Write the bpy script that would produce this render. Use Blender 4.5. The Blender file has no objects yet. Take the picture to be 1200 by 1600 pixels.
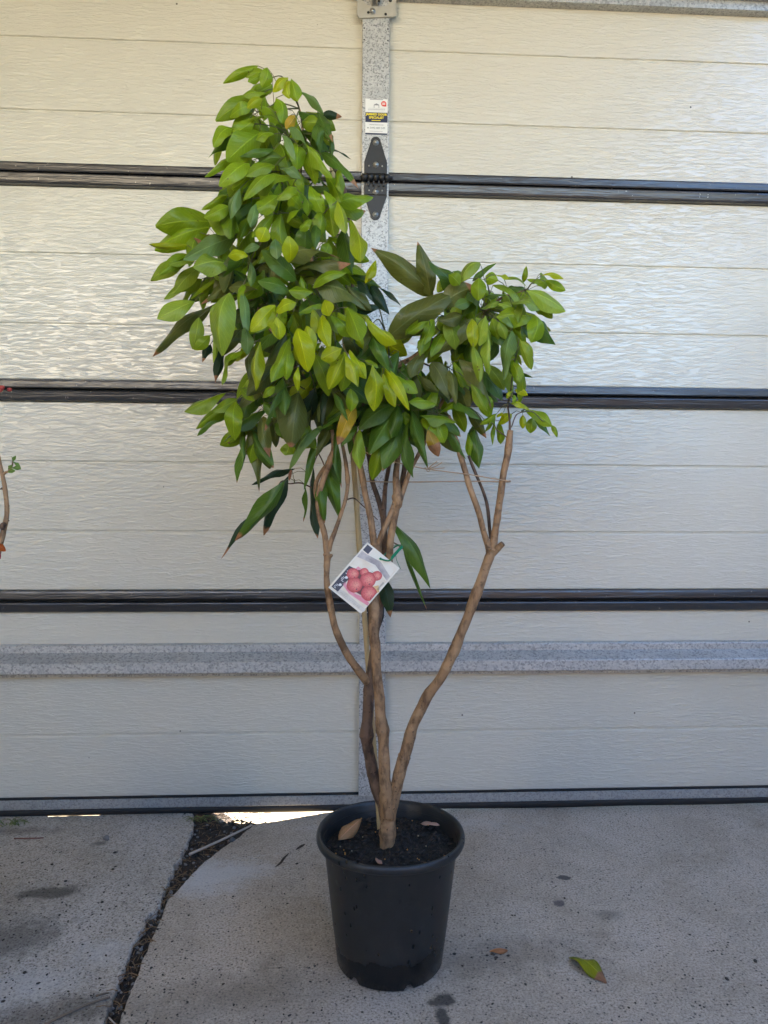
import bpy, bmesh, math, random
from mathutils import Vector, Matrix, noise
random.seed(7)
sc = bpy.context.scene
COL = sc.collection

# ------------------------------------------------------------------ camera
CAM = Vector((-0.04626, -1.91285, 0.86320))
YAW, PITCH, ROLL, FPX = -0.0549966, -0.0417288, -0.0064234, 1160.0
ROT = (Matrix.Rotation(YAW, 3, 'Z') @ Matrix.Rotation(PITCH, 3, 'X') @ Matrix.Rotation(ROLL, 3, 'Y'))
RIGHT, FWD, UP = ROT.col[0].copy(), ROT.col[1].copy(), ROT.col[2].copy()
cd = bpy.data.cameras.new('camera'); cam = bpy.data.objects.new('camera', cd); COL.objects.link(cam)
cd.sensor_fit = 'HORIZONTAL'; cd.sensor_width = 36; cd.lens = FPX / 1200 * 36
cd.clip_start = 0.02; cd.clip_end = 5000
m3 = Matrix((RIGHT, UP, -FWD)).transposed()
cam.matrix_world = Matrix.Translation(CAM) @ m3.to_4x4()
sc.camera = cam

# ------------------------------------------------------------------ sky, sun, exposure
SUN_EL, SUN_AZ = 40.0, 14.0        # azimuth: degrees from +Y towards +X (the sun stands beyond the door)
w = bpy.data.worlds.new('World'); sc.world = w; w.use_nodes = True
nt = w.node_tree; nt.nodes.clear()
sky = nt.nodes.new('ShaderNodeTexSky'); sky.sky_type = 'NISHITA'; sky.sun_disc = False; sky.ozone_density = 5.6; sky.dust_density = .3; sky.air_density = 1.0
sky.sun_elevation = math.radians(SUN_EL); sky.sun_rotation = math.radians(SUN_AZ)
bg = nt.nodes.new('ShaderNodeBackground'); bg.inputs[1].default_value = 0.15
wo = nt.nodes.new('ShaderNodeOutputWorld')
nt.links.new(sky.outputs[0], bg.inputs[0]); nt.links.new(bg.outputs[0], wo.inputs[0])
sl = bpy.data.lights.new('sun', 'SUN'); sl.energy = 4.8; sl.angle = math.radians(0.5); sl.color = (1, .88, .70)
so = bpy.data.objects.new('sun', sl); COL.objects.link(so)
e, a = math.radians(SUN_EL), math.radians(SUN_AZ)
sd = Vector((math.cos(e) * math.sin(a), math.cos(e) * math.cos(a), math.sin(e)))
so.rotation_euler = sd.to_track_quat('Z', 'Y').to_euler(); so.location = sd * 20
sc.view_settings.view_transform = 'Standard'; sc.view_settings.look = 'None'
sc.view_settings.gamma = 1; sc.view_settings.use_curve_mapping = False
sc.view_settings.exposure = 3.05
sc.render.engine = 'CYCLES'
sc.cycles.max_bounces = 8; sc.cycles.diffuse_bounces = 5; sc.cycles.caustics_reflective = False; sc.cycles.caustics_refractive = False

# ------------------------------------------------------------------ helpers
def ray(px, py): return RIGHT * ((px - 600) / FPX) + FWD + UP * ((800 - py) / FPX)
def U(px, py, y):                       # point of the place seen at a photo pixel, standing at depth y
    d = ray(px, py); return CAM + d * ((y - CAM.y) / d.y)
def F(px, py, z=0.0):                   # the same on a level plane
    d = ray(px, py); return CAM + d * ((z - CAM.z) / d.z)

class MB:
    def __init__(s): s.v = []; s.f = []; s.m = []; s.sm = []
    def add(s, vs, fs, mi=0, smooth=False):
        o = len(s.v); s.v += [tuple(v) for v in vs]
        for f in fs: s.f.append([i + o for i in f]); s.m.append(mi); s.sm.append(smooth)
    def box(s, a, b, mi=0):
        x0, y0, z0 = a; x1, y1, z1 = b
        s.add([(x0,y0,z0),(x1,y0,z0),(x1,y1,z0),(x0,y1,z0),(x0,y0,z1),(x1,y0,z1),(x1,y1,z1),(x0,y1,z1)],
              [(0,3,2,1),(4,5,6,7),(0,1,5,4),(1,2,6,5),(2,3,7,6),(3,0,4,7)], mi)
    def tube(s, pts, rad, n=8, mi=0, caps=True):
        pts = [Vector(p) for p in pts]
        if not hasattr(rad, '__len__'): rad = [rad] * len(pts)
        up = None; rings = []
        for i, p in enumerate(pts):
            t = (pts[min(i+1, len(pts)-1)] - pts[max(i-1, 0)]).normalized()
            if up is None:
                up = t.orthogonal().normalized()
            up = (up - t * up.dot(t)).normalized(); sd_ = t.cross(up)
            rings.append([p + (up * math.cos(2*math.pi*k/n) + sd_ * math.sin(2*math.pi*k/n)) * rad[i] for k in range(n)])
        vs = [v for r in rings for v in r]; fs = []
        for i in range(len(pts)-1):
            for k in range(n):
                fs.append((i*n+k, i*n+(k+1) % n, (i+1)*n+(k+1) % n, (i+1)*n+k))
        if caps:
            fs.append(tuple(range(n-1, -1, -1))); fs.append(tuple((len(pts)-1)*n+k for k in range(n)))
        s.add(vs, fs, mi, True)
    def cyl(s, c, axis, r, h, n=16, mi=0):
        axis = Vector(axis).normalized(); c = Vector(c)
        s.tube([c, c + axis * h], r, n, mi)
    def prism(s, outline, y0, y1, mi=0):  # outline in x,z; extruded along y
        n = len(outline)
        vs = [(x, y0, z) for x, z in outline] + [(x, y1, z) for x, z in outline]
        fs = [tuple(range(n)), tuple(range(2*n-1, n-1, -1))] + [(i, i+n, (i+1) % n + n, (i+1) % n) for i in range(n)]
        s.add(vs, fs, mi)
    def extr_x(s, prof, x0, x1, mi=0):    # open profile (y,z) swept along x
        n = len(prof)
        s.add([(x0, y, z) for y, z in prof] + [(x1, y, z) for y, z in prof],
              [(i, i+1, i+1+n, i+n) for i in range(n-1)], mi)
    def ell(s, c, r, n=8, mi=0, rot=None):
        c = Vector(c); vs = []; k = max(4, n//2)
        for i in range(k+1):
            th = math.pi*i/k
            for j in range(n):
                ph = 2*math.pi*j/n
                q = Vector((r[0]*math.sin(th)*math.cos(ph), r[1]*math.sin(th)*math.sin(ph), r[2]*math.cos(th)))
                vs.append(c + (rot @ q if rot else q))
        s.add(vs, [(i*n+j, i*n+(j+1) % n, (i+1)*n+(j+1) % n, (i+1)*n+j) for i in range(k) for j in range(n)], mi, True)
    def build(s, name, mats, parent=None, fix=True, bevel=0):
        me = bpy.data.meshes.new(name); me.from_pydata(s.v, [], s.f); me.update()
        me.polygons.foreach_set('material_index', s.m); me.polygons.foreach_set('use_smooth', s.sm)
        if fix:
            bm = bmesh.new(); bm.from_mesh(me); bmesh.ops.recalc_face_normals(bm, faces=bm.faces); bm.to_mesh(me); bm.free()
        for m in (mats if isinstance(mats, (list, tuple)) else [mats]): me.materials.append(m)
        o = bpy.data.objects.new(name, me); COL.objects.link(o)
        if parent: o.parent = parent
        if bevel:
            b = o.modifiers.new('bevel', 'BEVEL'); b.width = bevel; b.segments = 2; b.limit_method = 'ANGLE'
        return o
def empty(name, loc=(0, 0, 0)):
    o = bpy.data.objects.new(name, None); COL.objects.link(o); o.location = loc; o.empty_display_size = .05; return o
def adopt(child, parent):               # parent without moving
    child.parent = parent; child.matrix_parent_inverse = Matrix.Translation(-parent.location)
    return child
def tag(o, label=None, cat=None, group=None, kind=None):
    for k, v in (('label', label), ('category', cat), ('group', group), ('kind', kind)):
        if v: o[k] = v
    return o
def spline(pts, sub=6):                 # Catmull-Rom through tuples
    out = []; n = len(pts)
    for i in range(n-1):
        p0, p1, p2, p3 = pts[max(i-1, 0)], pts[i], pts[i+1], pts[min(i+2, n-1)]
        for k in range(sub):
            t = k/sub
            out.append(tuple(.5*(2*b + (c-a_)*t + (2*a_-5*b+4*c-d)*t*t + (3*b-a_-3*c+d)*t**3) for a_, b, c, d in zip(p0, p1, p2, p3)))
    out.append(tuple(pts[-1])); return out

# ------------------------------------------------------------------ materials
class NT:
    def __init__(s, name):
        s.mat = bpy.data.materials.new(name); s.mat.use_nodes = True; s.t = s.mat.node_tree; s.t.nodes.clear()
        s.out = s.n('ShaderNodeOutputMaterial'); s.b = s.n('ShaderNodeBsdfPrincipled')
        s.l(s.b.outputs[0], s.out.inputs[0])
    def n(s, typ, **kw):
        nd = s.t.nodes.new(typ)
        for k, v in kw.items(): setattr(nd, k, v)
        return nd
    def l(s, a_, b_): s.t.links.new(a_, b_)
    def val(s, x, sock):
        if isinstance(x, bpy.types.NodeSocket): s.l(x, sock)
        elif x is not None:
            if hasattr(sock.default_value, '__len__') and not hasattr(x, '__len__'): x = (x, x, x)
            if hasattr(sock.default_value, '__len__') and len(sock.default_value) == 4 and len(x) == 3: x = (*x, 1)
            sock.default_value = x
    def math(s, op, a_, b_=None, c=None, clamp=False):
        m = s.n('ShaderNodeMath', operation=op, use_clamp=clamp)
        s.val(a_, m.inputs[0]); s.val(b_, m.inputs[1]); s.val(c, m.inputs[2]); return m.outputs[0]
    def vmath(s, op, a_, b_=None):
        m = s.n('ShaderNodeVectorMath', operation=op); s.val(a_, m.inputs[0]); s.val(b_, m.inputs[1]); return m
    def mix(s, fac, a_, b_, mode='MIX'):
        m = s.n('ShaderNodeMix', data_type='RGBA', blend_type=mode)
        s.val(fac, m.inputs[0]); s.val(a_, m.inputs[6]); s.val(b_, m.inputs[7]); return m.outputs[2]
    def ramp(s, x, *st):
        r = s.n('ShaderNodeValToRGB'); cr = r.color_ramp
        while len(cr.elements) < len(st): cr.elements.new(.5)
        for el, (p, c) in zip(cr.elements, st):
            el.position = p; el.color = (c, c, c, 1) if not hasattr(c, '__len__') else (*c, 1)
        s.val(x, r.inputs[0]); return r.outputs[0]
    def coord(s, scale=(1, 1, 1), kind='Object', loc=(0, 0, 0)):
        tc = s.n('ShaderNodeTexCoord'); mp = s.n('ShaderNodeMapping')
        mp.inputs['Scale'].default_value = scale; mp.inputs['Location'].default_value = loc
        s.l(tc.outputs[kind], mp.inputs[0]); return mp.outputs[0]
    def pos(s): return s.n('ShaderNodeNewGeometry').outputs['Position']
    def noise(s, vec, scale, detail=4, rough=.55, dist=0, out=0):
        t = s.n('ShaderNodeTexNoise'); s.val(vec, t.inputs['Vector']); t.inputs['Scale'].default_value = scale
        t.inputs['Detail'].default_value = detail; t.inputs['Roughness'].default_value = rough; t.inputs['Distortion'].default_value = dist
        return t.outputs[out]
    def voro(s, vec, scale, feature='F1', out='Distance', rnd=1):
        t = s.n('ShaderNodeTexVoronoi', feature=feature); s.val(vec, t.inputs['Vector']); t.inputs['Scale'].default_value = scale
        t.inputs['Randomness'].default_value = rnd
        return t.outputs[out]
    def bump(s, h, strength=.3, dist=.002, normal=None):
        b = s.n('ShaderNodeBump'); b.inputs['Strength'].default_value = strength; b.inputs['Distance'].default_value = dist
        s.val(h, b.inputs['Height'])
        if normal: s.l(normal, b.inputs['Normal'])
        return b.outputs[0]
    def set(s, color=None, rough=None, metal=None, normal=None, spec=None, coat=None):
        for k, v in (('Base Color', color), ('Roughness', rough), ('Metallic', metal), ('Specular IOR Level', spec), ('Coat Weight', coat)):
            s.val(v, s.b.inputs[k])
        if normal: s.l(normal, s.b.inputs['Normal'])
        return s.mat

def mat_plain(name, color, rough=.5, metal=0, var=.12, scale=30, bump=0):
    t = NT(name); nz = t.noise(t.pos(), scale, 5)
    c = t.mix(nz, tuple(x*(1-var) for x in color), tuple(min(1, x*(1+var)) for x in color))
    return t.set(c, rough, metal, t.bump(nz, bump, .001) if bump else None)

def mat_door():
    t = NT('cream_painted_steel'); P = t.pos()
    g = t.vmath('MULTIPLY', P, (27, 1, 185)).outputs[0]
    n1 = t.noise(g, 1.0, 3, .55, .9)
    g2 = t.vmath('MULTIPLY', P, (55, 1, 380)).outputs[0]
    n2 = t.noise(g2, 1.0, 2, .5, .6)
    patch = t.math('ADD', t.noise(P, 1.6, 1, .5), .25)
    ridges = t.ramp(n1, (.47, 0), (.56, .6), (.68, 1))
    h = t.math('MULTIPLY', t.math('ADD', ridges, t.math('MULTIPLY', n2, .35)), patch)
    tone = (.66, .615, .495)
    vv = t.n('ShaderNodeTexVoronoi'); vv.inputs['Scale'].default_value = 26; t.l(P, vv.inputs['Vector'])
    sp = t.n('ShaderNodeSeparateColor'); t.l(vv.outputs['Color'], sp.inputs[0])
    speck = t.math('MULTIPLY', t.ramp(sp.outputs[0], (.955, 0), (.96, 1)), t.ramp(vv.outputs['Distance'], (.05, 1), (.075, 0)))
    c = t.mix(speck, tone, (.10, .08, .06))
    c = t.mix(t.math('MULTIPLY', t.math('SUBTRACT', 1.0, ridges), .10), c, (.40, .37, .30))
    r = t.math('ADD', t.math('MULTIPLY', ridges, .06), .20)
    return t.set(c, r, 0, t.bump(h, .8, .0016), .9)

def mat_rail():
    t = NT('charcoal_painted_edge'); P = t.pos()
    n1 = t.noise(t.vmath('MULTIPLY', P, (9, 1, 150)).outputs[0], 1, 3, .55, .8)
    h = t.ramp(n1, (.42, 0), (.6, 1))
    c = t.mix(t.noise(P, 9, 4), (.020, .0195, .021), (.044, .041, .041))
    c = t.mix(t.ramp(t.noise(P, 130, 2), (.72, 0), (.76, .6)), c, (.3, .28, .24))
    return t.set(c, .27, 0, t.bump(h, .45, .0008), .8)

def mat_galv(name='spangled_zinc', scale=330, dark=.20, light=.56, metal=.3):
    t = NT(name); P = t.pos()
    wv = t.vmath('ADD', P, t.vmath('SCALE', t.noise(P, 90, 2, out=1)).outputs[0])
    v = t.n('ShaderNodeTexVoronoi'); v.inputs['Scale'].default_value = scale; t.l(P, v.inputs['Vector'])
    sp = t.n('ShaderNodeSeparateColor'); t.l(v.outputs['Color'], sp.inputs[0])
    n = t.noise(P, scale*.9, 3, .6)
    f = t.math('ADD', t.math('MULTIPLY', sp.outputs[0], .5), t.math('MULTIPLY', n, .6))
    c = t.ramp(f, (.3, (dark, dark*.99, dark*.95)), (.5, (light*.8, light*.8, light*.77)), (.85, (light, light*.98, light*.91)))
    st = t.ramp(t.noise(t.vmath('MULTIPLY', P, (2, 1, 14)).outputs[0], 3, 4), (.45, 0), (.75, .35))
    c = t.mix(st, c, (.30, .29, .27))
    return t.set(c, t.math('ADD', t.math('MULTIPLY', n, .25), .34), metal, t.bump(f, .12, .0005))

def blotch(t, P, cx, cy, rx, ry, ang=0, soft=.35, wob=1.0, sc_=26):
    nz = t.vmath('SUBTRACT', t.noise(P, sc_, 6, .68, out=1), (.5, .5, .5)).outputs[0]
    q = t.vmath('SUBTRACT', P, (cx, cy, 0)).outputs[0]
    r = t.n('ShaderNodeVectorRotate', rotation_type='Z_AXIS'); t.l(q, r.inputs[0]); r.inputs['Angle'].default_value = -ang
    q = t.vmath('MULTIPLY', r.outputs[0], (1/rx, 1/ry, 0)).outputs[0]
    q = t.vmath('ADD', q, t.vmath('MULTIPLY', nz, (wob*2, wob*2, 0)).outputs[0]).outputs[0]
    d = t.vmath('LENGTH', q).outputs['Value']
    return t.math('DIVIDE', t.math('SUBTRACT', 1.0, d), soft, clamp=True)

def mat_concrete(name, base, stains):
    t = NT(name); P = t.pos()
    fine = t.noise(P, 230, 4, .75); mid = t.noise(P, 48, 5, .65); big = t.ramp(t.noise(P, 4.5, 7, .68, .5), (.3, 0), (.7, 1))
    c = t.mix(big, tuple(x*k_ for x, k_ in zip(base, (.68, .66, .62))), tuple(x*k_ for x, k_ in zip(base, (1.12, 1.16, 1.24))))
    c = t.mix(t.ramp(mid, (.35, 0), (.7, .45)), c, tuple(x*1.25 for x in base))
    c = t.mix(t.ramp(fine, (.36, .9), (.5, 0)), c, tuple(x*.30 for x in base))
    c = t.mix(t.ramp(fine, (.58, 0), (.70, .6)), c, tuple(min(.8, x*1.9) for x in base))
    ag = t.n('ShaderNodeTexVoronoi'); ag.inputs['Scale'].default_value = 170; t.l(P, ag.inputs['Vector'])
    sp = t.n('ShaderNodeSeparateColor'); t.l(ag.outputs['Color'], sp.inputs[0])
    spot = t.math('MULTIPLY', t.ramp(sp.outputs[0], (.86, 0), (.9, 1)), t.ramp(ag.outputs['Distance'], (.25, 1), (.42, 0)))
    c = t.mix(t.math('MULTIPLY', spot, .75), c, (.045, .04, .035))
    pit = t.ramp(t.voro(P, 48), (.07, 1), (.11, 0))
    pit = t.math('MULTIPLY', pit, t.ramp(t.noise(P, 5, 2), (.45, 0), (.6, .9)))
    c = t.mix(pit, c, (.05, .043, .037))
    for cx, cy, rx, ry, ang, soft, col, amt in stains:
        c = t.mix(t.math('MULTIPLY', blotch(t, P, cx, cy, rx, ry, ang, soft), amt), c, col)
    h = t.math('SUBTRACT', t.math('ADD', fine, t.math('MULTIPLY', mid, .8)), t.math('MULTIPLY', pit, 1.2))
    return t.set(c, .8, 0, t.bump(h, .55, .0022), .3)

def mat_bark(name, a_, b_, dark):
    t = NT(name); P = t.pos()
    n = t.noise(t.vmath('MULTIPLY', P, (1, 1, .35)).outputs[0], 70, 5, .65)
    c = t.mix(t.noise(P, 9, 3), a_, b_)
    c = t.mix(t.ramp(n, (.48, 0), (.62, .8)), c, dark)
    rg = t.noise(t.vmath('MULTIPLY', P, (1, 1, 3)).outputs[0], 20, 4); c = t.mix(t.ramp(rg, (.60, 0), (.72, .5)), c, dark)
    c = t.mix(t.ramp(t.noise(P, 30, 3), (.56, 0), (.64, .5)), c, tuple(x*1.25 for x in b_))
    lent = t.math('MULTIPLY', t.ramp(t.voro(P, 120), (.13, 1), (.22, 0)), t.ramp(t.noise(P, 25, 2), (.42, 0), (.55, 1)))
    c = t.mix(t.math('MULTIPLY', lent, .7), c, tuple(x*.35 for x in a_))
    return t.set(c, .68, 0, t.bump(t.math('ADD', n, lent), .7, .0022), .3)

def mat_leaf(name, attr=False):
    t = NT(name)
    uv = t.n('ShaderNodeUVMap'); sx = t.n('ShaderNodeSeparateXYZ'); t.l(uv.outputs[0], sx.inputs[0])
    u_, v_ = sx.outputs[0], sx.outputs[1]
    if attr:
        at = t.n('ShaderNodeAttribute', attribute_name='Col'); colr, alp, rnd = at.outputs['Color'], at.outputs['Alpha'], None
    else:
        oi = t.n('ShaderNodeObjectInfo'); colr, alp, rnd = oi.outputs['Color'], oi.outputs['Alpha'], oi.outputs['Random']
    P = t.pos()
    au = t.math('ABSOLUTE', t.math('SUBTRACT', u_, .5))
    mid = t.ramp(au, (.012, 1), (.035, 0))
    vf = t.math('FRACT', t.math('SUBTRACT', t.math('MULTIPLY', v_, 11), t.math('MULTIPLY', au, 6)))
    side = t.math('MULTIPLY', t.ramp(t.math('ABSOLUTE', t.math('SUBTRACT', vf, .5)), (.03, 1), (.11, 0)), t.ramp(au, (.42, 1), (.5, 0)))
    n = t.noise(P, 45, 4, .6)
    c = t.mix(n, t.mix(1, colr, (.72, .74, .7), 'MULTIPLY'), t.mix(1, colr, (1.28, 1.22, 1.2), 'MULTIPLY'))
    if rnd: c = t.mix(t.math('MULTIPLY', rnd, .28), c, t.mix(1, c, (1.35, 1.1, .7), 'MULTIPLY'))
    c = t.mix(t.math('MULTIPLY', side, .28), c, t.mix(1, colr, (1.5, 1.42, 1.6), 'MULTIPLY'))
    c = t.mix(t.math('MULTIPLY', mid, .6), c, t.mix(1, colr, (1.9, 1.7, 2.2), 'MULTIPLY'))
    # dry brown tip, its length carried by alpha; ragged border
    edge = t.math('ADD', v_, t.math('MULTIPLY', t.math('SUBTRACT', n, .5), .16))
    tip = t.math('MULTIPLY', t.math('SUBTRACT', edge, t.math('SUBTRACT', 1.02, alp)), 26, clamp=True)
    brown = t.mix(t.noise(P, 120, 3), (.20, .075, .03), (.52, .27, .14))
    c = t.mix(tip, c, brown)
    spots = t.math('MULTIPLY', t.ramp(t.noise(P, 130, 2), (.70, 0), (.73, .8)), t.ramp(t.noise(P, 14, 1), (.52, 0), (.6, 1)))
    c = t.mix(spots, c, (.10, .05, .015))
    back = t.n('ShaderNodeNewGeometry').outputs['Backfacing']
    cb = t.mix(.35, c, t.mix(.4, c, (.26, .30, .14)))
    cc = t.mix(back, c, cb)
    r = t.math('ADD', t.math('MULTIPLY', n, .16), t.math('ADD', .26, t.math('MULTIPLY', back, .22)))
    nb = t.bump(t.math('ADD', t.math('ADD', t.math('MULTIPLY', side, .6), mid), t.math('MULTIPLY', n, 1.2)), .4, .0012)
    t.set(cc, r, 0, nb, .34)
    tr = t.n('ShaderNodeBsdfTranslucent'); t.l(t.mix(1, cc, (1.25, 1.15, .55), 'MULTIPLY'), tr.inputs[0]); t.l(nb, tr.inputs[1])
    mx = t.n('ShaderNodeMixShader'); mx.inputs[0].default_value = .36
    t.l(t.b.outputs[0], mx.inputs[1]); t.l(tr.outputs[0], mx.inputs[2]); t.l(mx.outputs[0], t.out.inputs[0])
    return t.mat

def mat_pot():
    t = NT('black_pot_plastic'); P = t.pos()
    n = t.noise(P, 16, 4, .6)
    cyl_ = t.vmath('MULTIPLY', P, (1, 1, .55)).outputs[0]
    drops = t.math('MULTIPLY', t.ramp(t.voro(cyl_, 75), (.16, 1), (.22, 0)), t.ramp(t.noise(P, 11, 2), (.46, 0), (.52, 1)))
    sz = t.n('ShaderNodeSeparateXYZ'); t.l(P, sz.inputs[0])
    wet = t.math('MULTIPLY', t.math('SUBTRACT', t.math('ADD', .052, t.math('MULTIPLY', t.math('SUBTRACT', n, .5), .09)), sz.outputs[2]), 160, clamp=True)
    dust = t.mix(n, (.008, .0085, .009), (.030, .030, .029))
    m = t.math('MAXIMUM', drops, wet)
    c = t.mix(m, dust, (.005, .005, .0055))
    c = t.mix(t.ramp(t.noise(P, 55, 5, .7), (.55, 0), (.75, .35)), c, (.05, .05, .048))
    scr = t.ramp(t.noise(t.vmath('MULTIPLY', P, (6, 6, 60)).outputs[0], 6, 3), (.66, 0), (.8, .25))
    c = t.mix(scr, c, (.09, .09, .09))
    r = t.math('SUBTRACT', t.math('ADD', .36, t.math('MULTIPLY', n, .16)), t.math('MULTIPLY', m, .2))
    return t.set(c, r, 0, t.bump(n, .12, .001), .5)

M = {}
M['door'] = mat_door(); M['rail'] = mat_rail()
M['galv'] = mat_galv(); M['galv_strut'] = mat_galv('weathered_zinc_strut', 230, .30, .60, .45)
M['galv_frame'] = mat_galv('dull_zinc_frame', 260, .26, .44, .35)
M['rubber'] = mat_plain('black_rubber', (.018, .017, .016), .7, 0, .4, 40, .3)
M['gap_dark'] = mat_plain('dark_gap_filler', (.008, .008, .008), .8)
M['hinge'] = mat_plain('black_hinge_plastic', (.011, .0105, .0095), .45, 0, .4, 60, .15)
M['bolt'] = mat_plain('zinc_bolt', (.58, .56, .50), .32, .85, .2, 200)
M['bracket'] = mat_plain('zinc_plate', (.50, .47, .40), .42, .6, .15, 45, .1)
M['arm'] = mat_plain('dark_steel_arm', (.05, .047, .042), .5, .4, .3)
M['leaf'] = mat_leaf('tree_leaf'); M['leaf_mass'] = mat_leaf('tree_leaf_inner', True)
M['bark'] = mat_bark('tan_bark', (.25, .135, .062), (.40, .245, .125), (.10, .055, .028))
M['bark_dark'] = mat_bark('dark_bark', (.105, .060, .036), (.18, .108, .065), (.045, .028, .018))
M['twig'] = mat_plain('green_brown_twig', (.13, .12, .045), .6, 0, .5, 60)
M['pot'] = mat_pot()
M['cane'] = mat_plain('bamboo_cane', (.50, .36, .17), .5, 0, .3, 40, .1)
M['white'] = mat_plain('white_print', (.78, .77, .72), .45, 0, .04)
M['navy'] = mat_plain('navy_print', (.014, .020, .06), .4, 0, .1)
M['yellow'] = mat_plain('yellow_print', (.85, .68, .03), .4, 0, .04)
M['red'] = mat_plain('red_print', (.70, .05, .03), .4, 0, .04)
M['grey'] = mat_plain('grey_print', (.22, .22, .22), .5, 0, .1)
M['twine'] = mat_plain('jute_twine', (.42, .28, .16), .8, 0, .35, 300, .4)
M['tie'] = mat_plain('green_plastic_tie', (.0, .20, .075), .35, 0, .15)

# ------------------------------------------------------------------ setting: ground and slabs
def soil_mat(name, a_, b_, rough=.9):
    t = NT(name); P = t.pos(); n = t.noise(P, 90, 6, .7); g = t.voro(P, 130)
    c = t.mix(n, a_, b_)
    c = t.mix(t.ramp(t.noise(P, 260, 2), (.66, 0), (.7, .6)), c, tuple(min(.6, x*3.2) for x in b_))
    return t.set(c, rough, 0, t.bump(t.math('ADD', n, g), .9, .006), .3)
M['ground'] = mat_plain('sandy_ground', (.44, .36, .24), .9, 0, .2, 3, .3)
M['dirt'] = soil_mat('joint_dirt', (.035, .024, .017), (.085, .06, .043))
M['soil'] = soil_mat('potting_mix', (.008, .007, .006), (.03, .024, .02), .75)

mb = MB(); GZ = -.034
mb.add([(-400, -400, GZ), (400, -400, GZ), (400, 400, GZ), (-400, 400, GZ)], [(0, 1, 2, 3)])
tag(mb.build('ground', M['ground']), kind='structure')

def fx(px, py): p = F(px, py); return (p.x, p.y)
L_EDGE = [(304, 1284), (297, 1303), (286, 1333), (276, 1352), (264, 1378), (256, 1397), (250, 1412), (240, 1424), (224, 1440), (219, 1458), (206, 1486), (198, 1502), (188, 1528), (184, 1552), (172, 1576), (160, 1600), (135, 1660)]
R_EDGE = [(396, 1288), (372, 1308), (345, 1326), (316, 1348), (290, 1376), (276, 1392), (262, 1404), (252, 1428), (240, 1458), (225, 1494), (212, 1528), (198, 1562), (184, 1598), (158, 1660)]
def jag(pts, amp, step=.009):
    out = []
    for i in range(len(pts)-1):
        a_, b_ = Vector(pts[i]).to_3d(), Vector(pts[i+1]).to_3d(); n = max(1, int((b_-a_).length/step))
        for k in range(n):
            p = a_.lerp(b_, k/n); q = noise.noise_vector(p*55)*amp + noise.noise_vector(p*170)*amp*.5
            out.append((p.x+q.x, p.y+q.y))
    out.append(tuple(pts[-1])); return out
def slab(name, outline, mat, top=0.0, bev=.004):
    mb = MB(); n = len(outline)
    mb.add([(x, y, top) for x, y in outline] + [(x, y, -.12) for x, y in outline],
           [tuple(range(n))] + [(i, (i+1) % n, (i+1) % n + n, i+n) for i in range(n)])
    o = mb.build(name, mat); b = o.modifiers.new('bevel', 'BEVEL'); b.width = bev; b.segments = 2; b.limit_method = 'ANGLE'; b.angle_limit = math.radians(60)
    return tag(o, kind='structure')

lf = jag([fx(*p) for p in L_EDGE], .008); rf = jag([fx(*p) for p in R_EDGE], .003)
le = lf[-1]; re_ = rf[-1]
YB = -7.6
lback = jag([(-3.2, .012), (fx(0, 1291)[0], .012), (fx(55, 1286)[0], .012), (fx(68, 1286)[0], -.007), (fx(105, 1282)[0], -.005), (fx(150, 1282)[0], -.006), (fx(165, 1282)[0], .012), (fx(295, 1280)[0], .012), fx(304, 1284)], .002)
left_out = lback[:-1] + lf + [(le[0]-.10, -1.4), (le[0]-.15, YB), (-3.2, YB)]
dx = le[0]-.14
rback = jag([fx(396, 1288), fx(450, 1279), fx(505, 1269.5), fx(540, 1264)], .002)
right_out = list(reversed(rf)) + rback[1:] + [(.2, .01), (3.2, .01), (3.2, YB), (re_[0]-.13, YB), (re_[0]-.08, -1.4)]
def st(px, py, rx, ry, ang, soft, col, amt):
    p = F(px, py); return (p.x, p.y, rx, ry, ang, soft, col, amt)
DK = (.060, .050, .038)
mL = mat_concrete('weathered_concrete', (.49, .425, .35), [
    st(75, 1398, .075, .030, .1, .5, DK, .72), st(10, 1470, .13, .10, .3, .6, DK, .55), st(40, 1545, .12, .06, .3, .8, (.58, .58, .57), .4),
    st(60, 1590, .26, .05, .2, .8, (.05, .038, .024), .6), st(160, 1490, .07, .045, 0, .8, (.6, .6, .59), .35), st(20, 1300, .16, .03, 0, .8, (.09, .07, .05), .5), st(155, 1320, .03, .012, 0, .6, (.07, .065, .055), .6)])
mR = mat_concrete('driveway_concrete', (.50, .41, .315), [
    st(330, 1370, .16, .085, .3, .7, (.6, .6, .59), .55), st(660, 1290, .35, .05, 0, .8, (.58, .57, .55), .3),
    st(880, 1372, .016, .011, 0, .25, (.075, .070, .065), .9), st(873, 1411, .015, .013, .4, .3, (.09, .075, .08), .8),
    st(770, 1490, .30, .075, .1, .9, (.13, .105, .075), .5), st(690, 1562, .030, .018, .2, .4, (.05, .043, .035), .85), st(692, 1590, .014, .03, .1, .4, (.05, .043, .035), .85),
    st(950, 1430, .04, .02, 0, .6, (.15, .135, .11), .5), st(350, 1560, .22, .09, .2, .9, (.15, .125, .095), .45)])
slab('left_slab', left_out, mL, .003); slab('driveway_slab', right_out, mR, 0)

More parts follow.
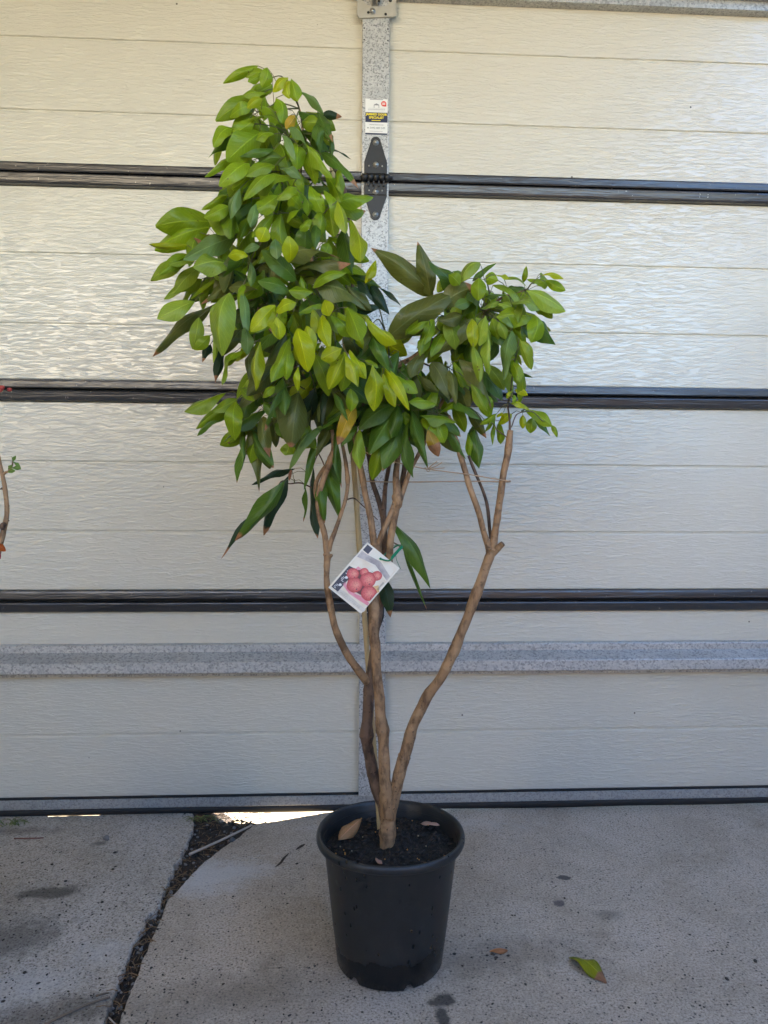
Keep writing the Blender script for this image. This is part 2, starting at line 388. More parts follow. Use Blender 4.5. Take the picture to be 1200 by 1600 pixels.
# soil in the joint between the slabs
dj = []
for i, (x, y) in enumerate(lf): dj.append((x-.02, y))
mb = MB(); vs = []; fs = []
NX, NY = 26, 90
ys = [.035 - (1.30)*j/NY for j in range(NY+1)]; XM0, XM1 = fx(298, 1283)[0], fx(338, 1283)[0]
def edge_x(edge, y):
    best = min(edge, key=lambda p: abs(p[1]-y)); return best[0]
for j, y in enumerate(ys):
    xl, xr = edge_x(lf, y)-.03, edge_x(rf, y)+.03
    for i in range(NX+1):
        x = xl + (xr-xl)*i/NX
        mound = max(0, min(1, (XM1+.025-x)/.075))*max(0, min(1, (y+.06)/.05))*.016
        mound -= .05*max(0, min(1, (y+.035)/.03))*max(0, min(1, (x-XM1+.01)/.09))
        vs.append((x, y, mound - .011 + .008*noise.noise(Vector((x*40, y*40, 0))) + .005*noise.noise(Vector((x*140, y*140, 3)))))
for j in range(NY):
    for i in range(NX):
        k = j*(NX+1)+i; fs.append((k, k+1, k+NX+2, k+NX+1))
mb.add(vs, fs, 0, True)
tag(mb.build('joint_soil', M['dirt']), kind='structure')

# loose grit and straw lying in the joint, crumbs on the slabs: nobody could count them
M['grit'] = mat_plain('grit', (.20, .18, .16), .8, 0, .7, 60)
M['crumb'] = mat_plain('dark_crumbs', (.055, .042, .032), .85, 0, .6, 60)
M['straw'] = mat_plain('dry_straw', (.22, .13, .06), .7, 0, .6, 25)
rnd = random.Random(3)
mb = MB()
for k in range(420):
    y = -.03 - rnd.random()**1.4*1.1
    xl, xr = edge_x(lf, y), edge_x(rf, y); x = xl + (xr-xl)*rnd.random(); r = rnd.uniform(.0012, .0045)
    mb.ell((x, y, -.009+r*.4), (r*rnd.uniform(.8, 1.5), r, r*.7), 5, 0 if rnd.random() < .35 else 1)
for k in range(260):
    y = -.02 - rnd.random()**1.3*1.1
    xl, xr = edge_x(lf, y), edge_x(rf, y); x = xl + (xr-xl)*(rnd.random()*.9); a_ = rnd.uniform(0, 6.28); L = rnd.uniform(.008, .030)
    p = Vector((x, y, -.004+rnd.random()*.006)); d = Vector((math.cos(a_)*L, math.sin(a_)*L, rnd.uniform(-.004, .004)))
    mb.tube([p, p+d*.5+Vector((0, 0, .002)), p+d], rnd.uniform(.0004, .0009), 4, 2)
for k in range(60):
    x = rnd.uniform(XM0+.01, fx(405, 1285)[0]); y = rnd.uniform(-.035, .012); L = rnd.uniform(.01, .035); a_ = rnd.uniform(-.6, .6)+(3.14 if rnd.random() < .5 else 0)
    p = Vector((x, y, -.012+rnd.random()*.010)); d = Vector((math.cos(a_)*L, math.sin(a_)*L*.6, rnd.uniform(0, .007)))
    mb.tube([p, p+d*.5+Vector((0, 0, .003)), p+d], rnd.uniform(.0004, .0009), 4, 2)
tag(mb.build('joint_litter', [M['grit'], M['crumb'], M['straw']]), 'dark grit and dry straw lying in the joint between the slabs', 'litter', kind='stuff')
mb = MB()
for k in range(430):
    if rnd.random() < .5: px, py = rnd.uniform(0, 260), rnd.uniform(1330, 1600)
    else: px, py = rnd.uniform(210, 1200), 1290 + rnd.random()**.6*310
    p = F(px, py)
    if edge_x(lf, p.y)-.004 < p.x < edge_x(rf, p.y)+.004 and p.y < -.02: continue
    if (Vector((p.x, p.y))-Vector((.0415, -.602))).length < .11: continue
    r = rnd.uniform(.0008, .0022) * (1.8 if rnd.random() < .10 else 1)
    zt = .0032 if p.x < edge_x(lf, p.y) else .0002
    mb.ell((p.x, p.y, zt+r*.25), (r*rnd.uniform(.9, 1.7), r, r*.5), 5, 0, Matrix.Rotation(rnd.uniform(0, 3), 3, 'Z'))
for (px, py, s) in ((775, 1500, 9), (690, 1480, 5), (120, 1487, 6)):
    for k in range(s):
        p = F(px+rnd.gauss(0, 16), py+rnd.gauss(0, 9)); r = rnd.uniform(.0015, .003)
        if (Vector((p.x, p.y))-Vector((.0415, -.602))).length < .11: continue
        mb.ell((p.x, p.y, .001), (r*1.4, r, r*.5), 6, 0)
tag(mb.build('slab_crumbs', M['crumb']), 'tiny dark crumbs of soil scattered over the concrete', 'crumbs', kind='stuff')

# crack in the right slab (flat soil-coloured strips laid on the surface)
mb = MB()
for pl in ([(430, 1355), (438, 1349), (444, 1341), (452, 1333)], [(462, 1328), (470, 1323), (477, 1319)]):
    q = spline([fx(*p) for p in pl], 5); n = len(q); top = []; bot = []
    for i, (x, y) in enumerate(q):
        ww = .0045*math.sin(math.pi*(i+.3)/(n-.4)) + .0006*rnd.random()
        top.append((x-.4*ww, y+ww, .0006)); bot.append((x+.4*ww, y-ww, .0006))
    mb.add(top+bot, [(i, i+1, n+i+1, n+i) for i in range(n-1)])
tag(mb.build('slab_crack', M['dirt']), kind='structure')

# ------------------------------------------------------------------ unseen carport and yard
M['ceiling'] = mat_plain('white_ceiling', (.78, .74, .66), .8, 0, .05, 2)
M['plaster'] = mat_plain('cream_plaster', (.60, .50, .34), .85, 0, .08, 3, .1)
M['fence'] = mat_plain('sunlit_cream_render', (.80, .71, .54), .85, 0, .1, 2, .1)
mb = MB(); mb.box((-3.1, -3.3, 2.42), (1.3, .04, 2.56))  # right edge cut back so blue skylight reaches the door
tag(mb.build('carport_roof', M['ceiling']), 'flat white ceiling of the carport above the garage door', 'roof')
mb = MB(); mb.box((-3.1, .045, 2.16), (3.1, .24, 3.25))  # height added to keep direct sun out of the carport
tag(mb.build('sun_block_lintel', M['plaster']), 'cream rendered wall above the garage door, raised to block the sun', 'wall')
mb = MB(); mb.box((-2.75, -3.2, GZ), (-2.6, .24, 2.417))
tag(mb.build('carport_wall', M['plaster']), 'cream rendered side wall of the carport', 'wall')
mb = MB(); mb.box((2.6, -3.2, GZ), (2.75, .04, 2.5))  # added unseen screen, blocks low warm light from the right
tag(mb.build('light_screen', mat_plain('blue_grey_screen', (.10, .12, .155), .6, 0, .1, 3)), 'added blue-grey screen blocking warm light on the right of the carport', 'fence')
mb = MB(); mb.box((-12, -11.4, GZ), (-.6, -11.1, 4.4))
tag(mb.build('house_wall', M['fence']), 'blank sunlit cream side wall of the house across the yard', 'wall')
mb = MB(); mb.box((-2.6, -3.75, GZ), (2.75, -3.65, 1.38))  # added unseen wall, cuts low light so the lower door panels darken
tag(mb.build('shade_wall', mat_plain('brown_shade_wall', (.16, .11, .075), .8, 0, .3, 8, .2)), 'added low brown wall shading the lower door from the open end of the carport', 'wall')
mb = MB(); mb.add([(3.6, -30, GZ+.006), (60, -30, GZ+.006), (60, 30, GZ+.006), (3.6, 30, GZ+.006)], [(0, 1, 2, 3)])  # added unseen grass sheet, dark to limit warm bounce from the right
tag(mb.build('low_bounce_lawn', mat_plain('low_bounce_grass', (.045, .075, .022), .9, 0, .4, 6, .4)), kind='structure')

# ------------------------------------------------------------------ garage door
door = tag(empty('garage_door', (0.03, 0, 0)), 'cream sectional garage door with dark joints and galvanised struts', 'garage door')
X0, X1 = -2.58, 2.58
SX0, SX1 = -.0035, .0645           # centre stile
SEC = [  # z bottom (joint), z top (joint), grooves
    (1.6155, 2.146, [1.946, 1.770]), (1.0855, 1.6155, [1.4225, 1.2485]), (.5555, 1.0855, [.9055, .7305]), (.0465, .5555, [.2078])]
RU, RL = .0262, .0285              # height of the dark edge above / below a joint
for k, (zb, zt, gr) in enumerate(SEC):
    lo = zb + (RU if k < 3 else 0); hi = zt - (RL if k > 0 else .004)
    sec = adopt(MB().build('door_section', M['door']), door)
    # core sheet behind the grooves
    mb = MB(); mb.box((X0, .004, zb + .0015), (X1, .042, zt - .0015)); me = sec.data
    mb2 = mb.build('tmp', M['door']); sec.data = mb2.data; bpy.data.objects.remove(mb2)
    marks = [hi] + gr + [lo]
    for i in range(len(marks)-1):
        a_, b_ = marks[i], marks[i+1]; g = .0022
        za = a_ - (g if i else 0); zb_ = b_ + (g if i < len(marks)-2 else 0)
        mb = MB()
        prof = [(.005, za), (.0018, za-.0006), (.0002, za-.0022), (0, za-.004), (0, zb_+.004), (.0002, zb_+.0022), (.0018, zb_+.0006), (.005, zb_)]
        mb.extr_x(prof, X0, X1)
        p = mb.build('panel', M['door'], fix=False); p.parent = sec
    if k < 3:   # lower edge of the section: smooth dark fold
        mb = MB(); mb.extr_x([(.004, lo+.0002), (-.008, lo), (-.0125, lo-.002), (-.0135, lo-.006), (-.0135, lo-.0195), (-.0115, lo-.0225), (.02, zb+.0022)], X0, X1)
        p = mb.build('edge_fold', M['rail'], fix=False); p.parent = sec
    if k > 0:   # upper edge: grained dark nose that overhangs the panel
        mb = MB(); mb.extr_x([(.02, zt-.0022), (-.0155, zt-.0025), (-.0200, zt-.0045), (-.0210, zt-.007), (-.0180, hi+.007), (-.0164, hi+.003), (-.0135, hi+.0008), (.004, hi-.0002)], X0, X1)
        p = mb.build('edge_nose', M['rail'], fix=False); p.parent = sec
        mb = MB(); mb.box((X0, .003, zt-.003), (X1, .03, zt+.003)); p = mb.build('joint_gap_strip', M['gap_dark']); p.parent = sec  # solid dark strip stands in for the dark gap between sections
    # centre stile: shallow zinc channel
    s0 = zb + (.004 if k < 3 else .0); s1 = zt - (.004 if k else .0)
    mb = MB(); mb.box((SX0, -.0225, s0), (SX1, .003, s1))
    p = mb.build('stile', M['galv'], bevel=.0015); p.parent = sec
    if k == 0:
        for zz in (1.985, 1.957):
            for xx in (SX0+.0045, SX1-.0045):
                mb = MB(); mb.cyl((xx, -.0228, zz), (0, -1, 0), .0019, .0006, 10); h = mb.build('rivet_hole', M['gap_dark']); h.parent = p

def hinge(z):
    hg = empty('hinge', (.0312, -.0225, z)); hg.parent = door; hg.matrix_parent_inverse = Matrix.Translation(-door.location)
    def leaf_plate(sgn, tip):
        o = []
        for i in range(13):
            t = math.pi*i/12; o.append((.0125*math.cos(t), sgn*(tip-.0125+.0125*math.sin(t))))
        o += [(-.0285, sgn*.042), (-.0285, sgn*.010), (.0285, sgn*.010), (.0285, sgn*.042)]
        return o
    for sgn, tip in ((1, .104), (-1, .101)):
        mb = MB(); mb.prism(leaf_plate(sgn, tip), -.0035, -.0002)
        mb.box((-.0282, -.0065, min(sgn*.012, sgn*.040)), (.0282, -.0034, max(sgn*.012, sgn*.040)))
        pl = mb.build('hinge_plate', M['hinge'], hg, bevel=.0012)
        for (bx, bz, big) in ((0, .088, 1), (0, .033, 1), (-.0165, .030, 0), (.0165, .030, 0)):
            mb = MB(); y = -.0036 if bz > .05 else -.0066
            if big:
                mb.cyl((bx, y, sgn*bz), (0, -1, 0), .0072, .0012, 16); mb.cyl((bx, y-.0012, sgn*bz), (0, -1, 0), .0046, .0042, 6)
            else: mb.cyl((bx, y, sgn*bz), (0, -1, 0), .0022, .001, 10)
            mb.build('bolt', M['bolt'], hg) if big else mb.build('rivet', M['bolt'], hg)
    for i, xx in enumerate((-.034, -.020, -.006, .008, .022)):
        mb = MB(); mb.cyl((xx, -.011, 0), (1, 0, 0), .0092, .0125, 14); mb.build('hinge_knuckle', M['hinge'], hg)
    for i, xx in enumerate((-.018, -.005, .008, .020)):
        mb = MB(); mb.box((xx-.0018, -.013, -.020), (xx+.0018, -.003, -.006)); mb.build('hinge_rib', M['hinge'], hg)
    mb = MB(); mb.cyl((-.038, -.011, 0), (1, 0, 0), .005, .080, 12); mb.build('hinge_pin', M['hinge'], hg)
for z in (1.6175, 1.0875, .5575): hinge(z)

# galvanised struts
def strut(z0, z1, zs, deep, name):
    mb = MB()
    prof = [(.000, z1), (-.024, z1), (-.0255, z1-.002), (-.0255, zs[0]), (-deep, zs[1]), (-deep-.002, zs[1]-.002), (-deep-.002, zs[2]+.002), (-deep, zs[2]), (-.027, zs[2]-.001), (-.0275, z0), (0, z0)]
    mb.extr_x(prof, X0, X1); p = mb.build(name, M['galv_strut'], fix=False); adopt(p, door); return p
strut(.3660, .4445, (.4270, .4105, .3815), .062, 'stiffening_strut')
p = strut(2.0655, 2.1440, (2.1330, 2.1200, 2.0880), .055, 'stiffening_strut')
# bottom frame and rubber seal
mb = MB(); mb.extr_x([(.003, .0475), (-.009, .0465), (-.0115, .0445), (-.0115, .0225), (-.010, .0205), (.006, .0205)], X0, X1)
adopt(mb.build('bottom_frame', M['galv_frame'], fix=False), door)
mb = MB(); N = 160; vs = []; fs = []
for i in range(N+1):
    x = X0 + (X1-X0)*i/N; zb = .0012 + .0022*noise.noise(Vector((x*3, 0, 0)))
    for (y, z) in ((.004, .0206), (-.0085, .0200), (-.0105, .016), (-.0095, zb+.006), (-.004, zb), (.004, zb), (.007, .012)): vs.append((x, y, z))
for i in range(N):
    for j in range(6): k = i*7+j; fs.append((k, k+1, k+8, k+7))
mb.add(vs, fs, 0, True); adopt(mb.build('bottom_seal', M['rubber']), door)
mb = MB(); mb.box((X0, -.0115, .0468), (X1, .003, .0492)); adopt(mb.build('dark_edge_strip', M['gap_dark']), door)  # thin dark strip along the lower edge of the panel

# opener bracket and arm on top of the stile
br = empty('opener_bracket', (.0312, -.0228, 2.045)); br.parent = door; br.matrix_parent_inverse = Matrix.Translation(-door.location)
mb = MB()
BW, B0, B1 = .0485, -.0385, .040
out = [(-BW, B0), (BW, B0), (BW, B1), (-BW, B1)]
slot = []
for i in range(24):
    t = 2*math.pi*i/24 + math.pi/4
    cx = .022 if math.cos(t) > 0 else -.022
    slot.append((cx*.62 + .0185*math.cos(t)*1.0, .006+.0145*math.sin(t)))
# plate as a ring between slot and outer border
ring = []
for (x, z) in slot:
    d = Vector((x, z-.006)); s_ = min(BW/abs(d.x) if abs(d.x) > 1e-6 else 9, (B1-.006)/d.y if d.y > 0 else 9, (B0-.006)/d.y if d.y < 0 else 9)
    ring.append((d.x*s_, .006+d.y*s_))
n = 24
for y, flip in ((-.0045, 0), (0, 1)):
    pass
vs = [(x, -.0045, z) for x, z in slot] + [(x, -.0045, z) for x, z in ring] + [(x, 0, z) for x, z in slot] + [(x, 0, z) for x, z in ring]
fs = []
for i in range(n):
    j = (i+1) % n
    fs += [(i, j, n+j, n+i), (2*n+i, i, j, 2*n+j), (n+i, n+j, 3*n+j, 3*n+i)]
mb.add(vs, fs)
mb.build('bracket_plate', M['bracket'], br)
for (bx, bz) in ((.017, .033), (-.010, -.022)):
    mb = MB(); mb.cyl((bx, -.0046, bz), (0, -1, 0), .0075, .0014, 16); mb.cyl((bx, -.006, bz), (0, -1, 0), .0048, .0045, 6); mb.build('bolt', M['bolt'], br)
for (bx, bz) in ((-.0205, .030), (-.0205, -.0245), (.0225, -.027), (-.034, .008), (.034, .0065)):
    mb = MB(); mb.cyl((bx, -.00455, bz), (0, -1, 0), .0042 if abs(bx) > .03 else .0032, .0006, 14); mb.build('bolt_hole', M['arm'], br)
mb = MB()
for xx in (-.0125, -.001): mb.box((xx, -.026, -.008), (xx+.003, .001, .022))
mb.build('clevis', M['bracket'], br)
mb = MB(); mb.cyl((-.018, -.018, .008), (1, 0, 0), .0038, .028, 10); mb.build('clevis_pin', M['arm'], br)
mb = MB(); mb.tube([(.004, -.014, -.004), (.0045, -.03, .03), (.006, -.09, .17), (.006, -.30, .28)], [.0045, .0048, .006, .006], 8); mb.build('opener_arm', M['arm'], br)

# sticker
def text_mesh(txt, size, mat, name='lettering', bold=.0):
    c = bpy.data.curves.new('t', 'FONT'); c.body = txt; c.size = size; c.align_x = 'CENTER'; c.align_y = 'CENTER'; c.offset = bold; c.resolution_u = 2
    o = bpy.data.objects.new('t', c); COL.objects.link(o)
    dg = bpy.context.evaluated_depsgraph_get(); dg.update()
    me = bpy.data.meshes.new_from_object(o.evaluated_get(dg)); bpy.data.objects.remove(o); bpy.data.curves.remove(c)
    r = bpy.data.objects.new(name, me); COL.objects.link(r); me.materials.clear(); me.materials.append(mat); return r
stk = tag(empty('door_sticker', (.0325, -.0230, 1.7705)), 'white and navy advertising sticker on the zinc stile above the hinge', 'sticker')
def srect(x0, z0, x1, z1, y, mat, name):
    mb = MB(); mb.box((x0, y, z0), (x1, y+.0002, z1)); return mb.build(name, mat, stk)
W2, H2 = .0278, .0438
srect(-W2, -H2, W2, H2, -.0003, M['white'], 'backing')
srect(-W2+.0002, -.0135, W2-.0002, .0105, -.0006, M['navy'], 'navy_band')
srect(-W2+.0002, -H2+.0002, W2-.0002, -H2+.0038, -.0006, M['navy'], 'navy_footer')
srect(-.0165, H2-.0022, .0165, H2-.0008, -.0006, M['grey'], 'header_line')
for txt, z, size, mt, bold, x in (('JAMMED DOOR', .0055, .0074, 'yellow', .0003, 0), ('SPECIALIST', -.0024, .0076, 'yellow', .0003, 0), ('0492 889 549', -.0275, .0068, 'grey', 0, .003)):
    o = text_mesh(txt, size, M[mt], 'lettering', bold); o.parent = stk; o.location = (x, -.0009, z); o.rotation_euler = (math.pi/2, 0, 0)
mb = MB()
for x0, x1, z, h in ((-.012, .010, -.0092, .0016),): mb.box((x0, -.0009, z-h/2), (x1, -.0007, z+h/2))
mb.build('small_print', M['yellow'], stk)
mb = MB(); rr = random.Random(5)
for z, xa, xb, h in ((-.0198, -.017, .017, .0018), (-.0355, -.017, .016, .0012), (.0175, -.021, .021, .0014), (.0205, -.020, .021, .0005), (.0140, -.020, .020, .0004)):
    x = xa
    while x < xb:
        ww = rr.uniform(.0006, .0018); mb.box((x, -.0009, z-h/2), (x+ww*.7, -.0007, z+h/2)); x += ww+.0004
mb.cyl((-.021, -.0007, -.0275), (0, -1, 0), .0016, .0002, 10)
mb.build('small_print', M['grey'], stk)
mb = MB(); mb.prism([(-.0066, .0215), (-.0054, .0215), (-.0054, .0278), (.0054, .0278), (.0054, .0215), (.0066, .0215), (.0066, .0292), (0, .0325), (-.0066, .0292)], -.0009, -.0007)
mb.build('house_emblem', M['grey'], stk)
mb = MB(); o = [(.0180+.0066*math.cos(t), .0322+.0066*math.sin(t)) for t in [math.pi*2*i/20 for i in range(16)]] + [(.0246, .0256)]
mb.prism(o, -.0009, -.0007); mb.build('red_badge', M['red'], stk)
mb = MB(); mb.box((.0142, -.0012, .0325), (.0218, -.001, .0345)); mb.box((.0142, -.0012, .0295), (.0218, -.001, .0312)); mb.build('small_print', M['white'], stk)

# ------------------------------------------------------------------ plant pots
PX, PY = .0415, -.6024
def make_pot(x, y, label, soil=True):
    pot = tag(empty('plant_pot', (x, y, 0)), label, 'plant pot', 'plant pots')
    prof = [(.090, .004), (.0935, .001), (.0955, .004), (.0985, .03), (.1195, .212), (.1205, .2135), (.1205, .218)]
    inner = [(.1225, .226), (.119, .215), (.116, .200), (.110, .16)]
    n = 96; mb = MB(); vs = []; fs = []
    pr = prof
    for (r, z) in pr:
        for k in range(n):
            a_ = 2*math.pi*k/n; zz = z
            if z < .006:
                d = (math.degrees(a_)+18) % 60
                if d < 9: zz = z+.0085
            wob = 1 + .004*math.sin(2*a_+.7)
            vs.append((r*wob*math.cos(a_), r*math.sin(a_)/wob, zz))
    for i in range(len(pr)-1):
        for k in range(n): fs.append((i*n+k, i*n+(k+1) % n, (i+1)*n+(k+1) % n, (i+1)*n+k))
    mb.add(vs, fs, 0, True); mb.build('pot_body', M['pot'], pot)
    mb = MB(); vs = []; fs = []
    pr = [(.1195, .2185), (.1275, .2180), (.1315, .2200), (.1332, .2240), (.1332, .2295), (.1315, .2335), (.1285, .2352), (.1255, .2335), (.1235, .228), (.1195, .215), (.1165, .195), (.112, .16)]
    for (r, z) in pr:
        for k in range(n):
            a_ = 2*math.pi*k/n; wob = 1 + .004*math.sin(2*a_+.7)
            vs.append((r*wob*math.cos(a_), r*math.sin(a_)/wob, z + .0012*math.sin(3*a_)))
    for i in range(len(pr)-1):
        for k in range(n): fs.append((i*n+k, i*n+(k+1) % n, (i+1)*n+(k+1) % n, (i+1)*n+k))
    mb.add(vs, fs, 0, True); mb.build('pot_rim', M['pot'], pot)
    mb = MB(); vs = []; fs = []; R_, K = 22, 60
    for i in range(R_+1):
        for k in range(K):
            r = .1185*i/R_; a_ = 2*math.pi*k/K; q = Vector((r*math.cos(a_), r*math.sin(a_), 0))
            vs.append((q.x, q.y, .204 + .008*noise.noise(q*28+Vector((x, 0, 0))) + .006*noise.noise(q*95) + .006*(1-i/R_)))
    for i in range(R_):
        for k in range(K): fs.append((i*K+k, (i+1)*K+k, (i+1)*K+(k+1) % K, i*K+(k+1) % K))
    mb.add(vs, fs, 0, True); s = mb.build('potting_soil', M['soil'], pot)
    # bark chips and fertiliser beads, too small and many to pick apart
    mb = MB(); r2 = random.Random(11)
    for k in range(330):
        rr_ = .112*math.sqrt(r2.random()); a_ = r2.uniform(0, 6.283); L = r2.uniform(.002, .006)
        mb.ell((rr_*math.cos(a_), rr_*math.sin(a_), .2075+.004*r2.random()+.004*(1-rr_/.112)), (L, L*.5, L*.35), 5, 0, Matrix.Rotation(r2.uniform(0, 3), 3, 'Z') @ Matrix.Rotation(r2.uniform(-.6, .6), 3, 'Y'))
    for k in range(26):
        rr_ = .108*math.sqrt(r2.random()); a_ = r2.uniform(0, 6.283); L = r2.uniform(.0010, .0016)
        mb.ell((rr_*math.cos(a_), rr_*math.sin(a_), .2125+.004*r2.random()), (L, L, L), 6, 1 if r2.random() < .75 else 2)
    tag(mb.build('soil_chips', [M['chip'], M['bead'], M['perlite']], pot), kind='stuff')
    return pot
M['chip'] = mat_plain('composted_bark_chip', (.028, .020, .015), .8, 0, .8, 120, .4)
M['bead'] = mat_plain('orange_fertiliser_bead', (.55, .24, .04), .35, 0, .2)
M['perlite'] = mat_plain('tan_grit', (.34, .27, .16), .6, 0, .2)
make_pot(PX, PY, 'black plastic nursery pot with damp marks holding the tall leafy tree')

# ------------------------------------------------------------------ the tree: stems
tree = tag(empty('fruit_tree', (PX, PY, .20)), 'tall leafy fruit tree with three tan stems growing in the black pot', 'tree')
rl0 = random.Random(77)
BR = []                                   # sampled branch points for attaching twigs
def stem(name, mat, pts, parent=tree, knots=(), n=12, sub=8):
    """pts: (px, py, depth offset, radius in photo px)"""
    q = []
    for (px, py, dy, r) in pts:
        p = U(px, py, PY+dy); sc_ = (p-CAM).dot(FWD)/FPX; q.append((p.x, p.y, p.z, r*sc_))
    s_ = spline(q, sub); P = [Vector(a_[:3]) for a_ in s_]; R_ = []
    for i, a_ in enumerate(s_):
        z = P[i]
        k = 1 + .10*noise.noise(z*34) + .05*noise.noise(z*110)
        R_.append(a_[3]*k)
    nd = 0
    while nd < len(P):
        nd += rl0.randint(8, 17)
        for i in range(max(0, nd-2), min(len(P), nd+3)): R_[i] *= 1 + .075*math.exp(-((i-nd)/.9)**2)
    for (t, amt) in knots:
        c = t*(len(P)-1)
        for i in range(len(P)): R_[i] *= 1 + amt*math.exp(-((i-c)/1.3)**2)
    P = [p + noise.noise_vector(p*22)*.0022 for p in P] if len(P) > 3 else P
    mb = MB(); mb.tube(P, R_, n); o = mb.build(name, mat); adopt(o, parent)
    for p in P: BR.append(p)
    return o, P, R_
ST = M['bark']; SD = M['bark_dark']
stem('trunk', ST, [(606, 1342, 0, 14.5), (605, 1320, 0, 12.5), (606, 1285, 0, 12.5), (606, 1255, 0, 13), (604, 1236, 0, 11)], knots=((.9, .08),))
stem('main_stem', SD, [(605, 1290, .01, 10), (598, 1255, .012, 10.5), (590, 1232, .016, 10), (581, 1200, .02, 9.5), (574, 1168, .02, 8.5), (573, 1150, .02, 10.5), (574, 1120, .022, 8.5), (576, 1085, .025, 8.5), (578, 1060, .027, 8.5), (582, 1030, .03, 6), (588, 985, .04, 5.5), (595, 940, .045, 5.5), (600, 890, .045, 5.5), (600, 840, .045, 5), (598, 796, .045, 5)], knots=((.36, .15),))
stem('main_stem', ST, [(606, 1275, -.006, 10.5), (604, 1240, -.010, 9.8), (601, 1205, -.014, 9.2), (599, 1160, -.016, 8.6), (598, 1142, -.016, 10.4), (594, 1110, -.018, 8.6), (591, 1070, -.02, 8.2), (587, 1020, -.022, 8.4), (584, 980, -.022, 8.4), (585, 930, -.02, 8), (587, 880, -.018, 7.8), (588, 852, -.016, 8)], knots=((.37, .12), (.98, .15)))
stem('main_stem', ST, [(608, 1278, -.004, 10), (613, 1250, -.006, 9.6), (621, 1222, -.01, 9.4), (630, 1188, -.014, 9.8), (634, 1174, -.016, 9), (645, 1136, -.02, 8.4), (665, 1092, -.028, 8.2), (690, 1056, -.034, 8), (708, 1020, -.04, 8), (722, 985, -.044, 7.8), (738, 945, -.048, 8), (752, 905, -.05, 7.8), (765, 872, -.05, 7.4), (769, 858, -.05, 9)], knots=((.26, .15), (.62, .1), (.98, .25)))
stem('branch', ST, [(574, 1066, .024, 7), (560, 1048, .015, 6.2), (545, 1026, .005, 6), (530, 995, -.005, 5.6), (520, 965, -.012, 5.4), (512, 925, -.018, 5.2), (511, 885, -.02, 5), (513, 866, -.02, 6.5)], knots=((.97, .3),))
stem('branch', ST, [(511, 868, -.02, 5), (506, 835, -.024, 4.6), (499, 800, -.028, 4.4), (499, 772, -.03, 4.4), (508, 742, -.03, 4.6), (518, 716, -.03, 4.8), (522, 692, -.028, 4), (505, 640, -.02, 3.6), (470, 585, -.01, 3.2), (430, 530, 0, 2.8), (395, 470, .0, 2.4), (350, 425, 0, 1.6)], knots=((.45, .25),))
stem('branch', ST, [(503, 790, -.024, 3.6), (494, 772, -.015, 3.6), (497, 750, -.01, 3.4), (508, 730, -.015, 3.6)])
stem('branch', ST, [(514, 862, -.02, 4), (517, 845, -.022, 3.8), (530, 812, -.015, 3.2), (541, 775, -.01, 3.0), (542, 738, -.005, 3.2), (537, 700, 0, 2.6), (520, 640, .01, 2)], knots=((.62, .3),))
stem('branch', ST, [(586, 858, -.016, 6.5), (581, 820, -.018, 5.4), (575, 785, -.018, 5), (567, 752, -.02, 5), (562, 725, -.02, 4.8), (548, 650, -.01, 4.2), (522, 560, .0, 3.8), (498, 470, .0, 3.2), (482, 380, .0, 2.8), (470, 290, 0, 2.4), (474, 215, 0, 2), (466, 165, 0, 1.4), (450, 130, 0, 1)])
stem('branch', ST, [(589, 858, -.016, 6), (599, 832, -.02, 4.8), (610, 803, -.02, 4.4), (617, 783, -.018, 4.2)])
stem('branch', ST, [(606, 905, .0, 5.5), (608, 870, -.01, 5.6), (612, 830, -.016, 5.6), (618, 795, -.018, 5.8), (621, 783, -.018, 7.4), (618, 745, -.015, 5), (621, 700, -.01, 4.4), (612, 640, 0, 4), (612, 582, 0, 4.2), (650, 556, .0, 4), (690, 522, .0, 4), (722, 500, 0, 3.4), (752, 488, 0, 3), (785, 466, 0, 2.2), (825, 452, 0, 1.4)], knots=((.3, .3),))
stem('branch', ST, [(623, 785, -.016, 5), (632, 760, -.01, 4), (642, 735, -.004, 3.6), (660, 700, 0, 3.4), (680, 650, 0, 3), (705, 600, 0, 2.4)])
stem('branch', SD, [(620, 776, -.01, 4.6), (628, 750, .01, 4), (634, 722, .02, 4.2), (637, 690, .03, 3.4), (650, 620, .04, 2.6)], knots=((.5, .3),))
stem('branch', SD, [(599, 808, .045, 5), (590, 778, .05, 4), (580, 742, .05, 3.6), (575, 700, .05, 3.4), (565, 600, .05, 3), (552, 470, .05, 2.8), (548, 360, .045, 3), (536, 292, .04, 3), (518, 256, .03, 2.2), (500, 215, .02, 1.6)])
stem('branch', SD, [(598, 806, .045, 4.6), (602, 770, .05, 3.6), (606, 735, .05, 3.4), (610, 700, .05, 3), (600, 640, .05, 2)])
stem('branch', ST, [(766, 862, -.05, 6), (757, 835, -.052, 4.8), (749, 806, -.052, 4.8), (738, 772, -.05, 4.6), (727, 735, -.045, 4.8), (715, 695, -.04, 4.2), (700, 650, -.03, 3.4)], knots=((.0, .2),))
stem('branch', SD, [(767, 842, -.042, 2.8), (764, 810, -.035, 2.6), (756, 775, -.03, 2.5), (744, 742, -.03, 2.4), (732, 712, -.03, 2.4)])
stem('branch', ST, [(769, 862, -.05, 7), (774, 832, -.052, 5.6), (779, 796, -.054, 5.4), (785, 755, -.056, 5.2), (791, 722, -.056, 5.2), (796, 690, -.056, 5.2), (799, 672, -.056, 4.6)], knots=((.28, .12), (.78, .15)))
stem('branch_stub', ST, [(770, 866, -.05, 6), (779, 857, -.056, 5.2), (786, 850, -.06, 4.2)])
